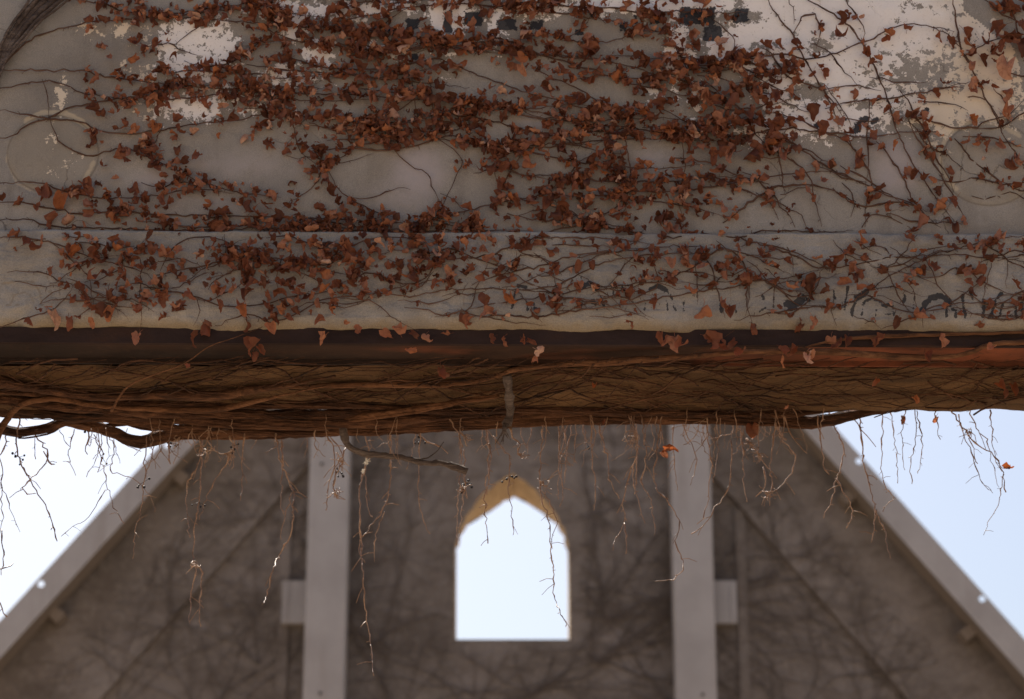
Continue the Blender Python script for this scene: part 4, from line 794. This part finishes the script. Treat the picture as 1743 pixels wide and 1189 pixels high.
# ------------------------------------------------------------------ grey steel frame: posts and rafters
for s, (u0, u1, b0, b1), lab in ((-1, (527, 597, 516, 585), 'tall grey steel post left of the arched window'), (1, (1140, 1208, 1151, 1221), 'tall grey steel post right of the arched window')):
    xa = (on_y(u0, 740, YR).x + on_y(b0, 1185, YR).x) / 2; xb = (on_y(u1, 740, YR).x + on_y(b1, 1185, YR).x) / 2
    po = thing('steel_post', lab, 'post', ((xa + xb) / 2, YR + .12, 0), 'grey steel posts bracing the gable')
    zt = gz((xa + xb) / 2, .3)
    MB().box(xa, xb, YR, YR + .24, 0, zt, .012).part('shaft', M['psteel'], po)
    MB().box(xa - .12, xb + .12, YR - .1, YR + .34, 0, .03).part('base_plate', M['psteel'], po)
    cu = (480, 527) if s < 0 else (1212, 1254)
    ca, cb = on_y(cu[0], 1020, YG - .1).x, on_y(cu[1], 1020, YG - .1).x; z0, z1 = on_y(871, 1060, YG - .1).z, on_y(871, 988, YG - .1).z
    MB().box(xa + .06, xb - .06, YR + .235, YG - .03, z0 + .06, z1 - .06).part('bracket_arm', M['psteel'], po)
    MB().box(min(ca, xa + .02) if s < 0 else xb - .02, xa + .02 if s < 0 else cb, YG - .10, YG - .033, z0, z1).part('bracket', M['psteel'], po)
    MB().box((ca + .02) if s < 0 else cb - .05, (ca + .05) if s < 0 else cb - .02, YG - .108, YG - .099, z0 + .03, z1 - .03).part('bracket_flange', M['psteel'], po)
    for (u, v) in ([(548, 790), (545, 1180)] if s < 0 else [(1196, 1182)]):
        p = on_y(u, v, YR); MB().tube([p + Vector((0, .01, 0)), p + Vector((0, -.012, 0))], .014, 8).part('bolt', M['gap'], po)
WF = .215; DR = .29
for s in (1, -1):
    a = RO[s][0]; k = slope[s]; d = Vector((1, 0, k)).normalized() * s          # pointing down-slope
    nrm = Vector((-d.z, 0, d.x)) * s; nrm = nrm if nrm.z > 0 else -nrm             # outward normal of the slope
    ax = apex(0); top = Vector((ax[0], YR, ax[1])); L_ = 8.9
    ra = thing('steel_rafter', 'grey steel rafter along the %s slope of the gable' % ('right' if s > 0 else 'left'), 'rafter', top, 'grey steel rafters on the gable slopes')
    holes = [on_y(u, v, YR) for u, v in ([(1465, 782), (1673, 1018)] if s > 0 else [(285, 757), (68, 992)])]
    ts = sorted((h - top).dot(d) for h in holes); step_ = ts[1] - ts[0]
    ts = [t for t in [ts[0] - 2 * step_, ts[0] - step_, ts[0], ts[1], ts[1] + step_, ts[1] + 2 * step_] if .2 < t < L_ - .2]
    hr = .028; ho = abs((holes[0] - top).dot(nrm)); ho = min(max(ho, hr + .012), .08)
    def P3(t, w_, y): return top + d * t - nrm * w_ + Vector((0, y, 0))
    # front plate with real drilled holes
    mb = MB(); th = .014; cuts = [0] + [x for t in ts for x in (t - hr * 2, t + hr * 2)] + [L_]
    for i in range(0, len(cuts), 2):
        q = [(cuts[i], 0), (cuts[i + 1], 0), (cuts[i + 1], WF), (cuts[i], WF)]
        mb.add([P3(t, w_, 0) for t, w_ in q] + [P3(t, w_, th) for t, w_ in q], [(0, 1, 2, 3), (7, 6, 5, 4), (0, 4, 5, 1), (2, 6, 7, 3)])
    for t in ts:
        N = 16; inn = [(t + hr * math.cos(2 * math.pi * j / N), ho + hr * math.sin(2 * math.pi * j / N)) for j in range(N)]; out_ = []
        for j in range(N):
            c_, s_ = math.cos(2 * math.pi * j / N), math.sin(2 * math.pi * j / N); m_ = max(abs(c_), abs(s_)); c_, s_ = c_ / m_, s_ / m_
            out_.append((t + 2 * hr * c_, ho + (s_ * (WF - ho) if s_ > 0 else s_ * ho)))
        vv = [P3(x, w_, 0) for x, w_ in inn + out_] + [P3(x, w_, th) for x, w_ in inn + out_]
        mb.add(vv, [(j, (j + 1) % N, N + (j + 1) % N, N + j) for j in range(N)] + [(2 * N + j, 3 * N + j, 3 * N + (j + 1) % N, 2 * N + (j + 1) % N) for j in range(N)] + [(j, 2 * N + j, 2 * N + (j + 1) % N, (j + 1) % N) for j in range(N)])
    mb.part('front_plate', M['psteel'], ra)
    # box section behind the lower part of the plate
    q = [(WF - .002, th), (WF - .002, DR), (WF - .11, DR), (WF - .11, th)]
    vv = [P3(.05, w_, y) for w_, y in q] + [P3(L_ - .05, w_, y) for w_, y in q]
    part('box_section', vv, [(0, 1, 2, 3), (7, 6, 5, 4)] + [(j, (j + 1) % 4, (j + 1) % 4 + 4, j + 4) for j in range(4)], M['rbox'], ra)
    q = [(.122, DR + .002), (.122, YG - YR + .3), (.136, YG - YR + .3), (.136, DR + .002)]  # added strip that shuts out sky light so the rafter gap goes dark
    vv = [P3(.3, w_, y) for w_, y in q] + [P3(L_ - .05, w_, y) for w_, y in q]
    part('gap_light_block', vv, [(0, 1, 2, 3), (7, 6, 5, 4)] + [(j, (j + 1) % 4, (j + 1) % 4 + 4, j + 4) for j in range(4)], M['rbox'], ra)
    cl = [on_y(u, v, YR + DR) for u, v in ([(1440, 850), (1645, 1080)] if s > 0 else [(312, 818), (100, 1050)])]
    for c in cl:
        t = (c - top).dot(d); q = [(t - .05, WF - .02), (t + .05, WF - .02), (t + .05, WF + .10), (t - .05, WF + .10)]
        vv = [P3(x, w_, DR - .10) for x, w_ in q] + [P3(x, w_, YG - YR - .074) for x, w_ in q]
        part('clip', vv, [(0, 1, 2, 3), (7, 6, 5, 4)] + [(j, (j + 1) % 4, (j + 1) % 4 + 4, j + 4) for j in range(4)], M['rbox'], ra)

# ------------------------------------------------------------------ bare vines on the gable wall
random.seed(23)
def inside_gable(p):
    if p.z > gz(p.x, .5): return False
    u, v = px(p.x, p.y, p.z); return not (760 < u < 984 and 790 < v < 1100)
def grow(mb, p, ang, r, n, depth):
    pa = [p]; rr = [r]
    for i in range(n):
        ang += random.gauss(0, .2); p = p + Vector((math.cos(ang), 0, math.sin(ang))) * random.uniform(.07, .13); p.y = YG - (.085 if p.z > gz(p.x, 1.0) else .02) - r * .5
        if not inside_gable(p): break
        pa.append(p); r *= .965; rr.append(r)
        if depth and random.random() < .17: grow(mb, p, ang + random.choice((-1, 1)) * random.uniform(.35, 1.0), r * .72, int(n * .6), depth - 1)
    if len(pa) > 1: mb.tube(pa, rr, 4, 0, False)
def on_g(u, v): p = on_y(u, v, YG - .03); return p
for lab, starts in (('bare dark vine fanning over the gable wall right of the arched window', [((1010, 1130), a, .022) for a in (.1, .5, .9, 1.5, 2.2, -.1)] + [((1140, 1200), a, .014) for a in (1.2, 2.0, 2.6)] + [((1000, 1050), a, .016) for a in (0, .5, 2.0, -.4)]),
                    ('bare dark vine spread below the arched window sill', [((820, 1230), a, .018) for a in (.3, .8, 1.4, 2.0, 2.7)] + [((900, 1180), a, .016) for a in (.2, .6, 2.6, 3.0)] + [((680, 1230), a, .016) for a in (.6, 1.1, 1.7, 2.3)]),
                    ('bare dark vine beside the left steel post near the window', [((640, 1100), a, .013) for a in (.5, 1.0, 1.5, 2.1)] + [((700, 900), a, .010) for a in (.8, 1.6, 2.4, 5.2)] + [((650, 780), a, .009) for a in (5.4, 4.6, .2)]),
                    ('bare dark vine on the gable wall under the left rafter', [((350, 1240), a, .016) for a in (.6, 1.0, 1.5, 2.0, 2.5)] + [((440, 1130), a, .013) for a in (1.2, 1.9, 2.5, 2.9)] + [((200, 1200), a, .012) for a in (.3, .9, 1.5)] + [((420, 900), a, .009) for a in (1, 2.5, 3.5)]),
                    ('bare dark vine on the gable wall under the right rafter', [((1340, 1230), a, .015) for a in (.5, 1.0, 1.6, 2.1)] + [((1480, 1220), a, .013) for a in (.8, 1.5, 2.2)] + [((1300, 1000), a, .010) for a in (.4, 1.0, 5.6)] + [((1290, 850), a, .008) for a in (5.4, .2, 4.9)]),
                    ('bare dark vine on the gable wall above and right of the arched window', [((1000, 880), a, .010) for a in (.3, 1.0, 5.8)] + [((1090, 960), a, .010) for a in (1.4, 2.2, .4)] + [((1060, 800), a, .008) for a in (5.2, 3.6, .2)])):
    t = thing('bare_vine', lab, 'vine', on_g(*starts[0][0]), 'bare vines on the gable wall')
    for (u, v), a, r in starts:
        mb = MB(); grow(mb, on_g(u, v), a * .8 + .25, r * .36, random.randint(16, 30), 3)
        if mb.v: mb.part('stem', M['gvine'], t, True)
